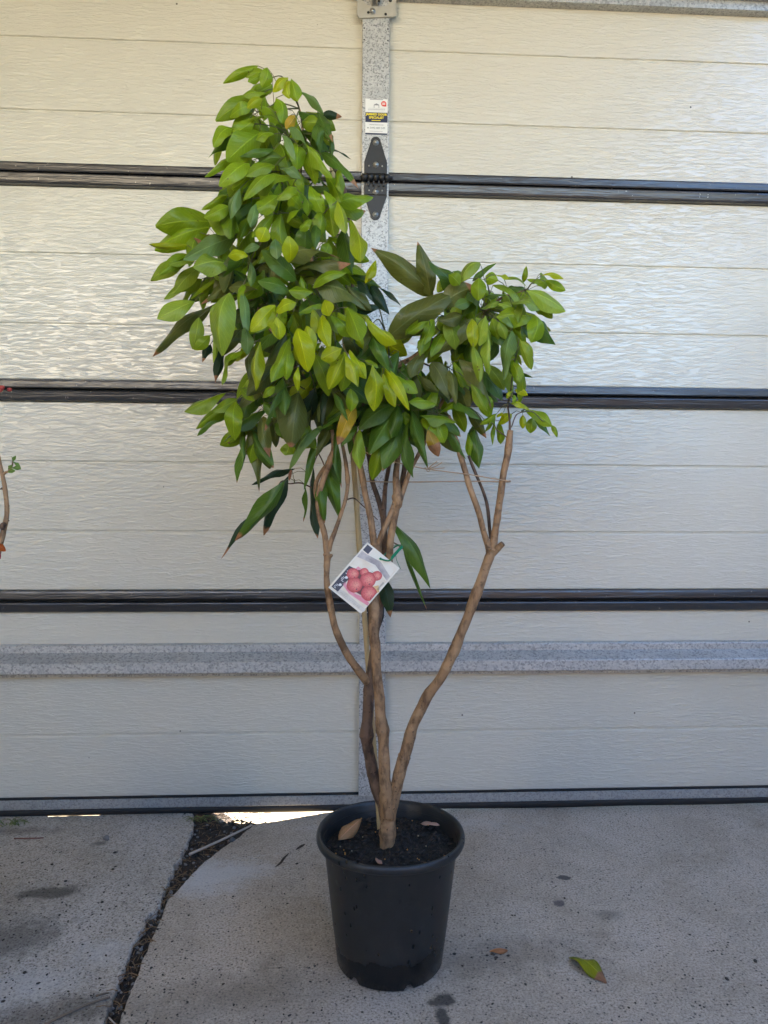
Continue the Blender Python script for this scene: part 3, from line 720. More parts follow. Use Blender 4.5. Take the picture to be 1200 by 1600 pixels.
for pts in ([(798, 676, -.056, 2), (797, 655, -.056, 1.6), (794, 632, -.056, 1.2), (798, 608, -.054, .9)], [(797, 690, -.056, 1.2), (790, 680, -.056, 1), (778, 672, -.05, .8)], [(800, 668, -.05, 1), (806, 650, -.05, .9), (816, 645, -.05, .7)],
            [(512, 740, .0, 1.2), (500, 714, .01, 1), (495, 712, .01, .9), (484, 745, .01, .7)], [(488, 762, -.01, 1.3), (470, 755, 0, 1.2), (452, 756, 0, 1.1), (446, 750, 0, .9)], [(537, 782, 0, 1.2), (552, 778, .02, 1), (566, 790, .03, .9), (590, 812, .04, .8)],
            [(606, 846, 0, 1.0), (618, 850, -.01, 1), (628, 858, -.02, 1)], [(608, 578, 0, 1.2), (607, 540, 0, 1.1), (601, 515, 0, .8)], [(645, 560, 0, 1.4), (690, 580, 0, 1.1), (722, 590, 0, .8)]):
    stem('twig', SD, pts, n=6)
# ------------------------------------------------------------------ leaves, read off the photograph leaf by leaf:
# base x,y  tip x,y  width (photo px)  tone  [length of the dry brown tip]
LEAVES = """
399 105 353 128 13 Y;418 116 383 118 16 Y;408 115 389 127 12 Y;417 108 410 134 18 Y;448 123 428 142 16 B;450 128 452 152 18 B;456 126 464 156 18 Y;418 148 382 149 14 Y
398 154 342 186 26 Y;392 166 362 182 18 Y;408 156 388 168 14 B;392 178 363 204 20 Y;396 186 366 208 18 Y;434 192 398 168 26 Y;436 194 394 188 22 Y;363 202 336 228 20 Y
386 206 330 244 14 M;402 210 358 248 40 Y;426 210 402 218 18 Y;432 156 440 190 22 Y;460 182 448 200 14 O;444 202 476 228 16 P;442 214 460 246 14 P;444 226 448 250 18 Y
464 228 464 262 28 Y;486 234 492 284 26 Y;480 228 516 274 16 Y;494 198 500 238 16 M;472 146 503 176 12 P;506 178 532 182 12 K .3;498 178 518 218 18 M .2;500 190 520 222 10 M
518 212 520 246 9 M;506 230 546 248 7 K;506 242 556 290 16 M .22;474 190 498 192 22 Y;368 250 324 274 14 Y;386 258 346 288 26 Y;424 234 378 244 12 M;440 248 405 256 24 M
426 260 388 274 20 Y;440 264 468 278 14 P;386 270 364 294 18 Y;433 276 385 309 20 Y;459 281 402 298 24 Y;461 294 435 311 20 Y;433 307 400 328 24 Y;400 320 392 352 14 P
424 339 396 368 16 Y;374 298 361 339 18 P;376 279 359 305 22 Y;439 337 440 383 24 Y;472 305 480 335 22 Y;454 309 470 326 20 Y;485 294 504 333 20 Y;467 329 450 346 18 Y
487 344 470 359 14 Y;502 333 500 365 20 Y;515 326 522 367 22 Y;509 302 537 354 22 Y;528 318 539 361 20 B;550 348 562 404 26 B;537 361 550 424 24 M;495 352 493 387 14 M
476 357 476 391 28 M;452 407 451 372 24 B;430 376 433 402 18 P;502 402 512 381 18 Y;459 435 412 394 30 M;450 411 528 406 16 D .2;459 426 541 413 24 D .22;472 441 515 430 26 D
493 448 537 428 16 Y;450 456 407 441 26 M;487 456 454 454 20 Y;415 357 407 376 22 B;404 385 383 393 12 P;370 360 329 344 34 Y;355 324 322 339 22 Y;352 307 318 326 12 Y;385 400 359 400 16 B
327 348 250 353 40 Y;320 358 248 388 34 Y;288 383 237 382 10 B;292 408 240 436 22 L;312 418 275 455 22 L;363 372 293 403 28 P;358 417 307 417 34 L;305 373 330 392 8 R;300 473 250 496 28 L
330 480 246 551 20 D .12;345 435 302 465 10 Y;368 443 318 473 16 D .22;360 450 400 453 20 D;342 425 387 442 24 K;392 412 392 445 12 P;377 457 384 520 14 P;358 465 348 548 36 L;345 470 334 520 14 L
340 480 334 560 11 L;310 500 302 542 20 L;326 526 305 545 16 Y;376 518 348 555 18 D;328 540 317 564 12 K .25;346 545 337 594 16 K .2;382 515 386 551 18 P;382 550 350 597 20 Y;366 552 356 570 14 Y
406 540 400 605 20 B;395 545 392 597 14 D;451 533 426 592 22 Y;452 550 448 590 18 Y;444 526 416 577 22 D;427 480 395 515 24 B;432 498 437 528 20 B;348 616 293 641 26 Y;368 625 335 641 18 Y
361 636 311 667 18 Y;359 641 312 678 16 M;368 632 367 683 26 Y;378 608 396 625 12 Y;412 620 428 605 12 Y;447 605 416 668 10 M .15;442 595 445 645 22 M;466 620 456 692 40 D .1;414 630 430 650 14 M
460 474 432 488 20 B;506 478 470 488 12 Y;490 486 494 518 20 B;504 496 514 540 20 B;480 512 491 543 18 B;466 518 480 576 30 B;520 496 546 524 22 Y;544 484 562 529 28 Y;508 470 514 492 22 B
572 498 616 534 22 B;500 450 566 482 34 D;558 486 598 480 14 K .15;580 514 566 552 18 D;560 440 580 468 14 K;578 444 606 488 18 K;596 452 624 476 8 K;580 520 608 578 20 M;532 546 504 560 22 B
538 554 516 604 24 B;540 554 558 600 18 B;548 550 570 588 16 B;544 568 534 608 18 Y;492 558 512 614 24 Y;582 576 584 637 28 B;600 580 636 636 16 B;600 588 616 632 16 B;620 588 650 612 20 Y
572 564 590 574 10 Y;466 576 466 608 10 B;500 538 484 556 14 Y;426 480 432 524 20 B;510 612 504 664 14 K;520 596 548 640 22 D;548 610 548 640 18 Y
670 457 587 393 32 D .12;671 457 654 384 26 D .12;613 523 710 460 40 D .14;693 475 737 450 32 D .2;687 500 720 493 22 D;748 493 687 548 34 D;745 472 725 492 20 M;735 470 712 478 16 M
738 502 740 540 18 B;702 430 717 444 18 Y;708 425 730 430 8 M;747 412 722 438 22 L;741 437 773 413 9 M;700 435 685 455 16 L;748 437 748 467 22 Y;677 500 664 535 16 Y;668 503 640 520 12 Y
777 438 760 432 18 Y;777 430 794 434 10 B;790 437 820 447 20 L;818 440 822 418 8 Y;818 450 788 455 12 M;852 445 826 437 12 Y;846 428 851 450 18 Y;850 430 878 435 10 B;855 440 881 453 14 Y
827 456 879 484 30 L;803 475 840 484 28 L;840 477 861 496 16 Y;835 495 830 532 28 Y;813 533 829 574 14 L;817 535 832 556 8 L;799 522 788 588 20 P;762 522 764 580 15 L;758 497 750 537 20 L
740 542 752 590 16 L;778 475 803 482 14 L;755 482 778 472 10 L;787 487 800 510 14 P;770 500 778 528 16 Y;780 505 790 528 14 L;758 465 788 462 8 M;803 568 811 628 16 Y;800 566 811 594 16 Y;806 610 823 617 10 B
721 568 764 634 22 D .14;738 603 759 640 18 Y;677 570 700 620 26 D;703 582 712 628 16 D;721 605 731 638 20 D;660 555 642 587 22 D;740 545 749 593 14 L;682 633 642 628 18 Y;712 629 691 642 14 Y
712 631 749 655 18 M;709 659 660 650 16 Y;677 657 693 689 28 Y;661 655 680 680 16 Y;670 675 684 710 18 O .5;700 666 726 714 14 M;740 670 748 727 22 M;735 640 758 681 16 D .2;731 680 733 714 12 Y
800 631 826 640 14 B;798 648 782 662 14 B;824 642 859 664 18 Y;836 652 858 680 10 M;817 650 817 668 10 B;831 655 829 675 16 Y;861 665 870 682 8 Y;780 660 782 691 12 Y;775 647 752 662 8 Y;773 652 759 673 7 Y
773 660 770 692 6 Y;799 612 792 622 6 B;803 618 802 630 6 Y;786 645 777 652 8 B;614 635 565 668 30 M;625 640 580 705 38 M .06;628 660 600 730 36 M .06;598 690 583 745 22 Y;562 675 562 728 18 L
572 672 574 697 18 M;638 664 645 740 18 M;645 648 667 726 16 M .09;632 645 634 662 14 Y;524 675 533 755 12 M .1;553 640 530 690 22 O .2;556 668 535 697 14 M;524 617 542 655 10 M;512 667 457 727 18 P
514 668 494 710 16 D;485 645 470 697 18 D;432 664 461 700 18 M;450 693 446 710 22 Y;412 655 421 710 20 D .22;411 678 393 720 20 Y;393 664 404 760 20 D .1;380 670 371 748 8 M .07;382 678 378 730 6 M
457 734 398 756 10 K;455 735 452 750 5 R;448 750 415 830 22 K .18;440 758 373 838 24 M .15;417 778 351 866 10 K .2;490 738 496 833 18 K .07;503 750 507 812 17 M .1;513 725 530 805 22 M;490 695 476 760 11 M
475 760 474 811 4 M .15;617 823 668 912 24 M .05;632 862 664 945 6 M .1;597 905 609 960 20 K .2;590 850 596 880 10 K;528 268 534 300 14 Y;586 410 572 440 12 B;583 415 575 434 14 B
"""
LEAF_TONE = {'Y': (.195, .30, .010), 'B': (.32, .39, .006), 'L': (.25, .36, .035), 'M': (.085, .165, .018), 'D': (.125, .150, .036), 'K': (.022, .050, .022), 'P': (.15, .25, .065), 'O': (.40, .27, .02), 'R': (.26, .11, .05)}  # L carries backlight and P bluish shine, both put into the leaf colour
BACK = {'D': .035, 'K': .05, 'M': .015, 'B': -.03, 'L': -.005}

def leaf_mesh(kind, var):
    r_ = random.Random(kind*31+var); NL, NW = 10, 4; vs = []; fs = []; uv = []
    fold = r_.uniform(.2, 1.1); arch = r_.uniform(.06, .26); wave = r_.uniform(.02, .12); tw = r_.uniform(-.9, .9); side = r_.uniform(-.13, .13); ph = r_.uniform(0, 6)
    for i in range(NL+1):
        v = i/NL
        if kind == 0: wd = math.sin(math.pi*min(1, (v*.975+.012)))**.76      # young: blunt ellipse
        elif kind == 1: wd = (math.sin(math.pi*v**.85)**.85)*(1-.25*v) * 1.12                                # mature: lance shaped with drip tip
        else: wd = math.sin(math.pi*min(1, (v*.98+.012)**1.22))**.85*1.02                                     # widest beyond the middle
        wd = max(wd, .03 if v < .5 else .012)
        for j in range(NW+1):
            u = j/NW-.5
            x = u*wd + side*math.sin(math.pi*v)
            a_ = abs(u)*2*wd
            z = arch*4*v*(1-v)*(1-.25*v) - fold*a_*.18 + wave*math.sin(9*v+ph+(2 if u > 0 else 0))*a_*.8 + tw*u*wd*(v-.5)*.6
            vs.append((x, v, z)); uv.append((u+.5, v))
    for i in range(NL):
        for j in range(NW):
            k = i*(NW+1)+j; fs.append((k, k+1, k+NW+2, k+NW+1))
    return vs, fs, uv
TEMPL = {}
def templ(kind, var):
    if (kind, var) not in TEMPL:
        vs, fs, uv = leaf_mesh(kind, var)
        me = bpy.data.meshes.new('leaf'); me.from_pydata(vs, [], fs)
        l = me.uv_layers.new(name='UVMap')
        for lp in me.loops: l.data[lp.index].uv = uv[lp.vertex_index]
        for p in me.polygons: p.use_smooth = True
        me.materials.append(M['leaf']); TEMPL[(kind, var)] = (me, vs, fs, uv)
    return TEMPL[(kind, var)]

def leaf_matrix(base, tip, width, r_, flat=.35):
    ax = tip-base; L = ax.length; y = ax/L
    tc = (CAM-base).normalized()
    nz = tc*.85 + Vector((0, 0, .55)) + Vector((r_.uniform(-1, 1), r_.uniform(-1, 1), r_.uniform(-1, 1)))*flat
    nz = (nz - y*nz.dot(y)).normalized(); x = y.cross(nz).normalized()
    m = Matrix.Identity(4)
    for i in range(3):
        m[i][0] = x[i]*width; m[i][1] = y[i]*L; m[i][2] = nz[i]*L; m[i][3] = base[i]
    return m

crown_leaves = []
rl = random.Random(21)
def mass_depth(px, py):
    d = 0
    for cx, cy, rx, ry, dep in ((440, 330, 130, 260, .15), (480, 540, 190, 160, .17), (720, 530, 170, 140, .11), (440, 720, 100, 130, .05), (640, 650, 110, 90, .09)):
        q = 1 - ((px-cx)/rx)**2 - ((py-cy)/ry)**2
        if q > 0: d = max(d, dep*math.sqrt(q))
    return d
for row in LEAVES.replace('\n', ';').split(';'):
    f = row.split()
    if len(f) < 6: continue
    bx, by, tx, ty, wd = map(float, f[:5]); k = f[5]; tipb = float(f[6]) if len(f) > 6 else (.04 if k in 'MDK' and rl.random() < .5 else 0)
    dep = -mass_depth((bx+tx)/2, (by+ty)/2) + BACK.get(k, 0) + rl.uniform(-.022, .022)
    lpx = math.hypot(tx-bx, ty-by)
    tilt = rl.uniform(-.5, .15)*lpx/880 if lpx < 90 else rl.uniform(-.25, .1)*lpx/880
    gx, gy = (tx-bx)*.09, (ty-by)*.09
    b_ = U(bx-gx, by-gy, PY+dep); t_ = U(tx+gx, ty+gy, PY+dep+tilt)
    s_ = (b_-CAM).dot(FWD)/FPX
    kd = 1 if k in 'MDK' and lpx > wd*2.0 else (2 if rl.random() < .4 else 0)
    c = Vector(LEAF_TONE[k])*rl.uniform(.82, 1.18)
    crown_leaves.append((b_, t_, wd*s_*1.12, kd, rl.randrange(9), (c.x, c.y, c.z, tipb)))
n_photo = len(crown_leaves)
# the leaves behind those: fill the depth of the crown
fill = []
def filler(cx, cy, rx, ry, n, kinds, dmin, dmax, down=.8):
    for i in range(n):
        while True:
            x, y = rl.uniform(-1, 1), rl.uniform(-1, 1)
            if x*x+y*y < 1: break
        px, py = cx+x*rx, cy+y*ry; L = rl.uniform(38, 72); ang = math.atan2(down+rl.gauss(0, .35), x*.9+rl.gauss(0, .5))
        dep = rl.uniform(dmin, dmax); k = rl.choice(kinds)
        b_ = U(px, py, PY+dep); t_ = U(px+math.cos(ang)*L, py+math.sin(ang)*L, PY+dep+rl.uniform(-.03, .04))
        c = Vector(LEAF_TONE[k])*rl.uniform(.75, 1.15)
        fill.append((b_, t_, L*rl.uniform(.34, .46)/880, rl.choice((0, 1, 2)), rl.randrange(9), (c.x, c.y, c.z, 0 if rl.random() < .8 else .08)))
filler(428, 205, 55, 80, 44, 'YYYM', -.07, .06); filler(440, 310, 88, 62, 80, 'YYYM', -.10, .09); filler(450, 425, 98, 75, 90, 'YYMMD', -.12, .12)
filler(490, 530, 98, 70, 95, 'BYMMD', -.13, .13); filler(380, 440, 45, 50, 14, 'YMD', -.05, .06); filler(570, 600, 90, 45, 40, 'MMD', -.07, .1)
filler(450, 615, 40, 40, 14, 'MDK', -.05, .06); filler(740, 485, 85, 48, 74, 'MYLYL', -.09, .08); filler(770, 540, 35, 40, 14, 'LYM', -.05, .04); filler(600, 600, 75, 55, 44, 'MYMD', -.10, .08); filler(420, 640, 40, 45, 18, 'MDY', -.06, .05); filler(690, 595, 55, 45, 36, 'MDY', -.06, .08); filler(330, 400, 40, 50, 12, 'YL', -.05, .05); filler(640, 640, 50, 30, 14, 'MD', -.04, .06)
filler(520, 610, 40, 40, 14, 'MDK', -.05, .08)

crown = MB()
# twigs: cluster the leaf bases, tie every cluster to the nearest branch
clus = []
for lf_ in crown_leaves + fill:
    b_ = lf_[0]
    for c in clus:
        if (c[0]-b_).length < .05: c[1].append(b_); break
    else: clus.append([b_.copy(), [b_]])
for c0, bs in clus:
    c = sum(bs, Vector())/len(bs); near = min(BR, key=lambda p: (p-c).length); d = (near-c).length
    hub = c.lerp(near, min(.6, .02/max(d, .001)))
    if d < .26:
        mid = hub.lerp(near, .5)+Vector((0, 0, .12*d)); crown.tube(spline([tuple(hub), tuple(mid), tuple(near)], 4), [.0009]*4+[.0012]*4+[.0016], 5)
    for b_ in bs:
        crown.tube([hub, hub.lerp(b_, .5)+Vector((0, 0, .004)), b_], .00065, 4)
crown_o = adopt(crown.build('crown', M['twig']), tree)

nobj = 0
for (b_, t_, w_, kd, var, col) in crown_leaves[:298]:
    me = templ(kd, var)[0]; o = bpy.data.objects.new('leaf', me); COL.objects.link(o)
    o.parent = crown_o; o.matrix_basis = leaf_matrix(b_, t_, w_, rl, .5); o.color = col; nobj += 1
rest = crown_leaves[298:] + fill
V, Fc, UVs, Cs = [], [], [], []
for (b_, t_, w_, kd, var, col) in rest:
    _, vs, fs, uv = templ(kd, var); m = leaf_matrix(b_, t_, w_, rl, .8); o = len(V)
    V += [tuple(m @ Vector(v)) for v in vs]; Fc += [tuple(i+o for i in f) for f in fs]; UVs += uv; Cs += [col]*len(vs)
me = bpy.data.meshes.new('inner_foliage'); me.from_pydata(V, [], Fc)
l = me.uv_layers.new(name='UVMap')
for lp in me.loops: l.data[lp.index].uv = UVs[lp.vertex_index]
ca = me.color_attributes.new('Col', 'FLOAT_COLOR', 'POINT')
for i, c in enumerate(Cs): ca.data[i].color = c
for p in me.polygons: p.use_smooth = True
me.materials.append(M['leaf_mass'])
o = bpy.data.objects.new('inner_foliage', me); COL.objects.link(o); o.parent = crown_o; o['kind'] = 'stuff'

# ------------------------------------------------------------------ cane, twine, plant card
mb = MB(); a_ = U(596, 1300, PY+.06); a_.z = .17; b_ = U(519, 262, PY+.075)
N = 22; P = [a_.lerp(b_, i/N) for i in range(N+1)]
mb.tube(P, [.0052*(1.12 if i % 5 == 0 else 1)*(1-.12*i/N) for i in range(N+1)], 10)
tag(mb.build('garden_cane', M['cane']), 'thin yellow bamboo cane standing in the pot behind the stems', 'cane')
def cord(name, pts, r, label, cat, mat, extra=()):
    mb = MB(); mb.tube(spline([tuple(U(x, y, PY+d)) for x, y, d in pts], 5), r, 6)
    for e_ in extra: mb.tube(spline([tuple(U(x, y, PY+d)) for x, y, d in e_], 4), r*.8, 5)
    return tag(mb.build(name, mat), label, cat)
cord('twine', [(551, 702, .0), (575, 708, -.03), (617, 722, -.036), (668, 733, -.045), (730, 741, -.055), (789, 751, -.064), (796, 751, -.056), (792, 753, -.049), (740, 752, -.035), (660, 753, -.01), (600, 753, .03), (570, 752, .02)], .0011,
     'thin jute twine tied between the right branch and the middle stems', 'twine', M['twine'],
     [[(668, 733, -.045), (676, 726, -.05), (683, 721, -.05)], [(668, 733, -.045), (682, 728, -.05), (691, 722, -.052)], [(668, 733, -.045), (684, 732, -.05), (695, 731, -.05)], [(664, 730, -.05), (669, 737, -.05), (674, 731, -.048), (666, 734, -.042)]])

# card: corners A top, B right, C left, D bottom
CA, CB, CC = U(574, 847, PY-.040), U(624.5, 888, PY-.040), U(513, 918, PY-.052)
e1, e2 = CB-CA, CC-CA; cn = e1.cross(e2).normalized()
if cn.dot(CAM-CA) < 0: cn = -cn
card = tag(empty('plant_label', tuple(CA)), 'tilted plant label card printed with red fruit, tied to the stem', 'plant label')
def cpt(u_, v_, h=0): return CA + e1*u_ + e2*v_ + cn*h
def cpoly(uvs, h, mat, name, thick=.0):
    mb = MB(); pts = [cpt(u_, v_, h) for u_, v_ in uvs]; n = len(pts)
    if thick: mb.add(pts+[p-cn*thick for p in pts], [tuple(range(n)), tuple(range(2*n-1, n-1, -1))]+[(i, (i+1) % n, (i+1) % n+n, i+n) for i in range(n)])
    else: mb.add(pts, [tuple(range(n))])
    return adopt(mb.build(name, mat), card)
def cp(X, Y):                            # crop pixel (9.23x, origin 505,840) to card u,v
    dx, dy = X-640, Y-60; det = 465*670+575*390
    return ((dx*670+575*dy)/det, (465*dy-390*dx)/det)
def grad_mat(name, a_, b_, sc_=60, rough=.4):
    t = NT(name); n = t.noise(t.pos(), sc_, 3); return t.set(t.ramp(n, (.35, a_), (.65, b_)), rough)
M['card'] = mat_plain('cream_card', (.80, .74, .60), .35, 0, .03)
M['photo'] = grad_mat('blurred_cream_print', (.74, .62, .46), (.84, .77, .62), 40)
M['blur'] = grad_mat('blurred_grey_print', (.30, .27, .26), (.62, .55, .48), 45)
M['slate'] = mat_plain('slate_print', (.065, .062, .075), .4, 0, .1)
M['pink'] = grad_mat('pink_cloth_print', (.75, .22, .28), (.80, .38, .40), 90)
M['linen'] = grad_mat('linen_print', (.60, .52, .42), (.72, .66, .56), 70)
M['gapred'] = mat_plain('dark_red_print', (.16, .05, .045), .4, 0, .3, 90)
M['apricot'] = mat_plain('apricot_print', (.74, .48, .20), .4, 0, .15, 90)
def fruit_mat():
    t = NT('red_fruit_print'); P = t.pos(); v = t.voro(P, 520)
    at = t.n('ShaderNodeAttribute', attribute_name='Col'); c = at.outputs['Color']
    c = t.mix(t.ramp(v, (.15, .75), (.40, 0)), c, (.33, .03, .03))
    return t.set(c, .4)
M['fruit'] = fruit_mat()
cpoly([(0, 0), (1, 0), (1, 1), (0, 1)], 0, M['card'], 'card', .0009)
cpoly([(.035, .03), (.965, .03), (.965, .97), (.035, .97)], .0003, M['photo'], 'photo_print')
cpoly([(.23, .04), (.60, .04), (.94, .10), (.95, .32), (.60, .25), (.24, .26)], .0005, M['card'], 'photo_print')
cpoly([(.035, .165), (.16, .17), (.55, .115), (.95, .21), (.955, .30), (.80, .27), (.50, .215), (.20, .27), (.04, .30)], .0006, M['blur'], 'photo_print')
cpoly([(.04, .03), (.20, .03), (.20, .15), (.04, .15)], .0008, M['slate'], 'dark_corner')
cpoly([(.04, .50), (.235, .47), (.235, .955), (.04, .955)], .0008, M['slate'], 'dark_band')
cpoly([cp(*p) for p in ((205, 745), (300, 790), (600, 1060), (560, 1095), (170, 790))], .0006, M['linen'], 'photo_print')
cpoly([cp(*p) for p in ((265, 680), (310, 640), (345, 740), (460, 830), (560, 870), (650, 960), (625, 1000), (500, 920), (360, 820))], .0008, M['pink'], 'photo_print')
cpoly([cp(*p) for p in ((500, 420), (560, 470), (450, 500), (415, 490))], .0007, M['pink'], 'photo_print')
cpoly([cp(*p) for p in ((340, 600), (420, 480), (560, 470), (720, 520), (700, 760), (560, 860), (360, 740))], .00085, M['gapred'], 'photo_print')
cpoly([cp(*p) for p in ((700, 720), (790, 700), (800, 800), (730, 830))], .0006, M['apricot'], 'photo_print')
for i, (X, Y, r) in enumerate(((590, 520, 62), (430, 545, 86), (768, 578, 72), (640, 640, 112), (452, 715, 112), (652, 845, 112))):
    mb = MB(); c = cpt(*cp(X, Y)); rw = r/9.23*((c-CAM).dot(FWD)/FPX); n = 28
    ux = e1.normalized(); uy = cn.cross(ux)
    if i == 5: n = 28
    pts = []
    for k in range(n):
        p = c + (ux*math.cos(2*math.pi*k/n)+uy*math.sin(2*math.pi*k/n))*rw*(1+.02*math.sin(5*k))
        q = p-CA; uu = q.dot(e1)/e1.length_squared; vv = q.dot(e2)/e2.length_squared
        pts.append(cpt(min(uu, .96), min(max(vv, .04), .965), .0010+.00012*i))
    hub_ = c-e2.normalized()*rw*.30+cn*(.0010+.00012*i); ctr = c+cn*(.0010+.00012*i)
    mid_ = [hub_.lerp(p, .62) for p in pts]
    mb.add([hub_]+mid_+pts, [(0, 1+k, 1+(k+1) % n) for k in range(n)]+[(1+k, 1+n+k, 1+n+(k+1) % n, 1+(k+1) % n) for k in range(n)]); fo = adopt(mb.build('fruit_print', M['fruit']), card)
    fa = fo.data.color_attributes.new('Col', 'FLOAT_COLOR', 'POINT')
    for vi in range(len(fa.data)): fa.data[vi].color = (.82, .36, .26, 1) if vi == 0 else ((.74, .17, .15, 1) if vi <= n else (.52, .07, .07, 1))
    mb = MB(); s_ = c+ux*rw*.35-uy*rw*.2+cn*(.0018+.0001*i)*1.0
    mb.add([s_+(ux*math.cos(k)+uy*math.sin(k))*rw*.09 for k in (0, 1, 2, 3, 4, 5.2)], [tuple(range(6))]); adopt(mb.build('fruit_stalk_print', M['slate']), card)
mb = MB(); rr = random.Random(2)
for v0 in (.56, .70, .86):                # pale marks printed on the dark band
    for k in range(4):
        v1 = v0+k*.022; h = rr.uniform(.04, .085); u0 = rr.uniform(.07, .11)
        mb.add([cpt(u0, v1, .0011), cpt(u0+h, v1, .0011), cpt(u0+h, v1+.009, .0011), cpt(u0, v1+.009, .0011)], [(0, 1, 2, 3)])
    if v0 > .6:
        c = (.17, v0-.02); mb.add([cpt(c[0]+.035*math.cos(k*.785), c[1]+.024*math.sin(k*.785), .0011) for k in range(8)], [tuple(range(8))])
adopt(mb.build('band_marks', M['white']), card)
mb = MB()
for (u0, v0, du, dv, n) in ((.90, .36, .0, .014, 12), (.52, .33, .016, .0, 9), (.30, .93, .05, .0, 12)):
    for k in range(n):
        u1, v1 = u0+du*k, v0+dv*k; h = .008 if dv else .012
        mb.add([cpt(u1, v1, .0021), cpt(u1+(.045*rr.random()+.02 if dv else .008), v1, .0021), cpt(u1+(.045 if dv else .008), v1+h*.6, .0021), cpt(u1, v1+h*.6, .0021)], [(0, 1, 2, 3)])
adopt(mb.build('small_print', M['slate']), card)
mb = MB(); pts = [(594.5, 873, -.0425), (600, 875, -.050), (608, 876, -.052), (614, 871, -.050), (620, 863, -.044), (628, 855, -.036), (622, 852, -.012), (606, 862, .008), (598, 870, -.02), (594.5, 873, -.037)]
mb.tube(spline([tuple(U(x, y, PY+d)) for x, y, d in pts], 5), .0015, 6)
mb.tube(spline([tuple(U(x, y, PY+d)) for x, y, d in ((612, 872, -.05), (619, 864, -.044), (628, 854, -.036))], 4), .0027, 6)
mb.ell(U(594.5, 873, PY-.0435), (.0022, .0022, .0022), 8)
mb.tube(spline([tuple(U(x, y, PY+d)) for x, y, d in ((618, 864, -.04), (620, 876, -.036), (626, 889, -.03))], 4), .0005, 5)
adopt(mb.build('tie', M['tie']), card)

# ------------------------------------------------------------------ fallen leaves and sticks
def fallen(name, px, py, z, L, ang, width, col, tipb, kd, var, label, cat='leaf', tilt=0, plane='floor', roll=0):
    p = F(px, py, z); d = Vector((math.cos(ang), math.sin(ang), tilt)).normalized()
    me = templ(kd, var)[0]
    vs, fs, uv = templ(kd, var)[1:]
    side = d.cross(Vector((0, 0, 1))).normalized()
    side = Matrix.Rotation(roll, 3, d) @ side; up = side.cross(d)
    V = [p + side*(x*width) + d*((y-.5)*L) + up*(zz*L*.8+.001) for x, y, zz in vs]
    lowest = min(v.z for v in V); V = [v+Vector((0, 0, z-lowest+.0004)) for v in V]
    mn = bpy.data.meshes.new(name); mn.from_pydata([tuple(v-p) for v in V], [], fs)
    l = mn.uv_layers.new(name='UVMap')
    for lp in mn.loops: l.data[lp.index].uv = uv[lp.vertex_index]
    for f_ in mn.polygons: f_.use_smooth = True
    mn.materials.append(M['leaf']); o = bpy.data.objects.new(name, mn); COL.objects.link(o); o.location = p; o.color = (*col, tipb)
    so_ = o.modifiers.new('thick', 'SOLIDIFY'); so_.thickness = .0004
    return tag(o, label, cat, 'fallen leaves')
_a, _b = F(890, 1497), F(948, 1538); _d = _b-_a
fallen('fallen_leaf', 918, 1516, 0, _d.length, math.atan2(_d.y, _d.x), .031, (.30, .32, .012), .26, 0, 1, 'yellow-green fallen leaf with a brown tip on the concrete')
fallen('fallen_leaf', 779, 1487, 0, .034, .05, .016, (.42, .20, .09), 0, 0, 2, 'small curled orange-brown fallen leaf on the concrete beside the pot')
fallen('dry_leaf', 547, 1304, .212, .066, .85, .026, (.45, .27, .14), 0, 1, 2, 'curled tan dry leaf on the soil against the left wall of the pot', tilt=.25, roll=.5)
fallen('dry_leaf', 672, 1290, .211, .038, -.45, .018, (.50, .33, .26), 0, 0, 3, 'pale pinkish dry leaf on the soil at the back of the pot', tilt=.1)
fallen('dry_leaf', 592, 1347, .213, .018, 2.2, .009, (.48, .30, .24), 0, 0, 4, 'tiny pink scrap of dry leaf on the soil at the front rim', tilt=.2)
M['bone'] = mat_plain('bleached_stick', (.42, .355, .29), .7, 0, .15, 60, .2)
M['stick'] = mat_plain('brown_twig', (.17, .125, .085), .8, 0, .3, 60, .3)
def stick(pts, r, mat, label, n=8):
    mb = MB(); P = spline([tuple(F(x, y, z)) for x, y, z in pts], 5); mb.tube(P, [r*(1-.25*i/len(P)) for i in range(len(P))], n)
    return tag(mb.build('stick', mat), label, 'stick', 'sticks on the ground')
stick([(296, 1335, .0055), (345, 1313, .004), (394, 1289, .0045)], .0032, M['bone'], 'straight bleached stick lying across the soil joint by the door')
stick([(70, 1601, .005), (105, 1584, .0055), (140, 1568, .005), (172, 1558, .0055)], .0022, M['stick'], 'thin bent brown twig lying on the stained concrete')
stick([(150, 1556, .005), (160, 1553, .005), (170, 1551, .005)], .0018, M['stick'], 'short dark twig fragment beside the bent brown twig')
stick([(170, 1590, .004), (176, 1596, .004), (182, 1602, .0045)], .0012, M['bone'], 'short pale straw in the soil joint beside the bent twig')
stick([(22, 1310, .005), (45, 1310, .005), (68, 1309, .005)], .0018, mat_plain('red_brown_straw', (.20, .085, .06), .7), 'straight reddish straw on the concrete near the door')

mb = MB(); mb.ell((0, 0, .005), (.0075, .006, .006), 10); mb.ell((.003, -.003, .003), (.006, .004, .004), 8)
for i_, v in enumerate(mb.v): q = Vector(v); mb.v[i_] = tuple(q*(1+.25*noise.noise(q*160)))
o = mb.build('pebble', M['grit']); o.location = F(166, 1312, .003); tag(o, 'small grey pebble on the weathered slab near the door', 'pebble')
mb = MB(); mb.ell((0, 0, .004), (.0068, .0055, .0052), 10)
for i_, v in enumerate(mb.v): q = Vector(v); mb.v[i_] = tuple(q*(1+.25*noise.noise(q*190+Vector((4, 0, 0)))))
o = mb.build('pebble', mat_plain('dark_stone', (.09, .095, .10), .6, 0, .3, 80, .3)); o.location = F(363, 1315, -.004); tag(o, 'dark blue-grey pebble in the soil joint beside the bleached stick', 'pebble')

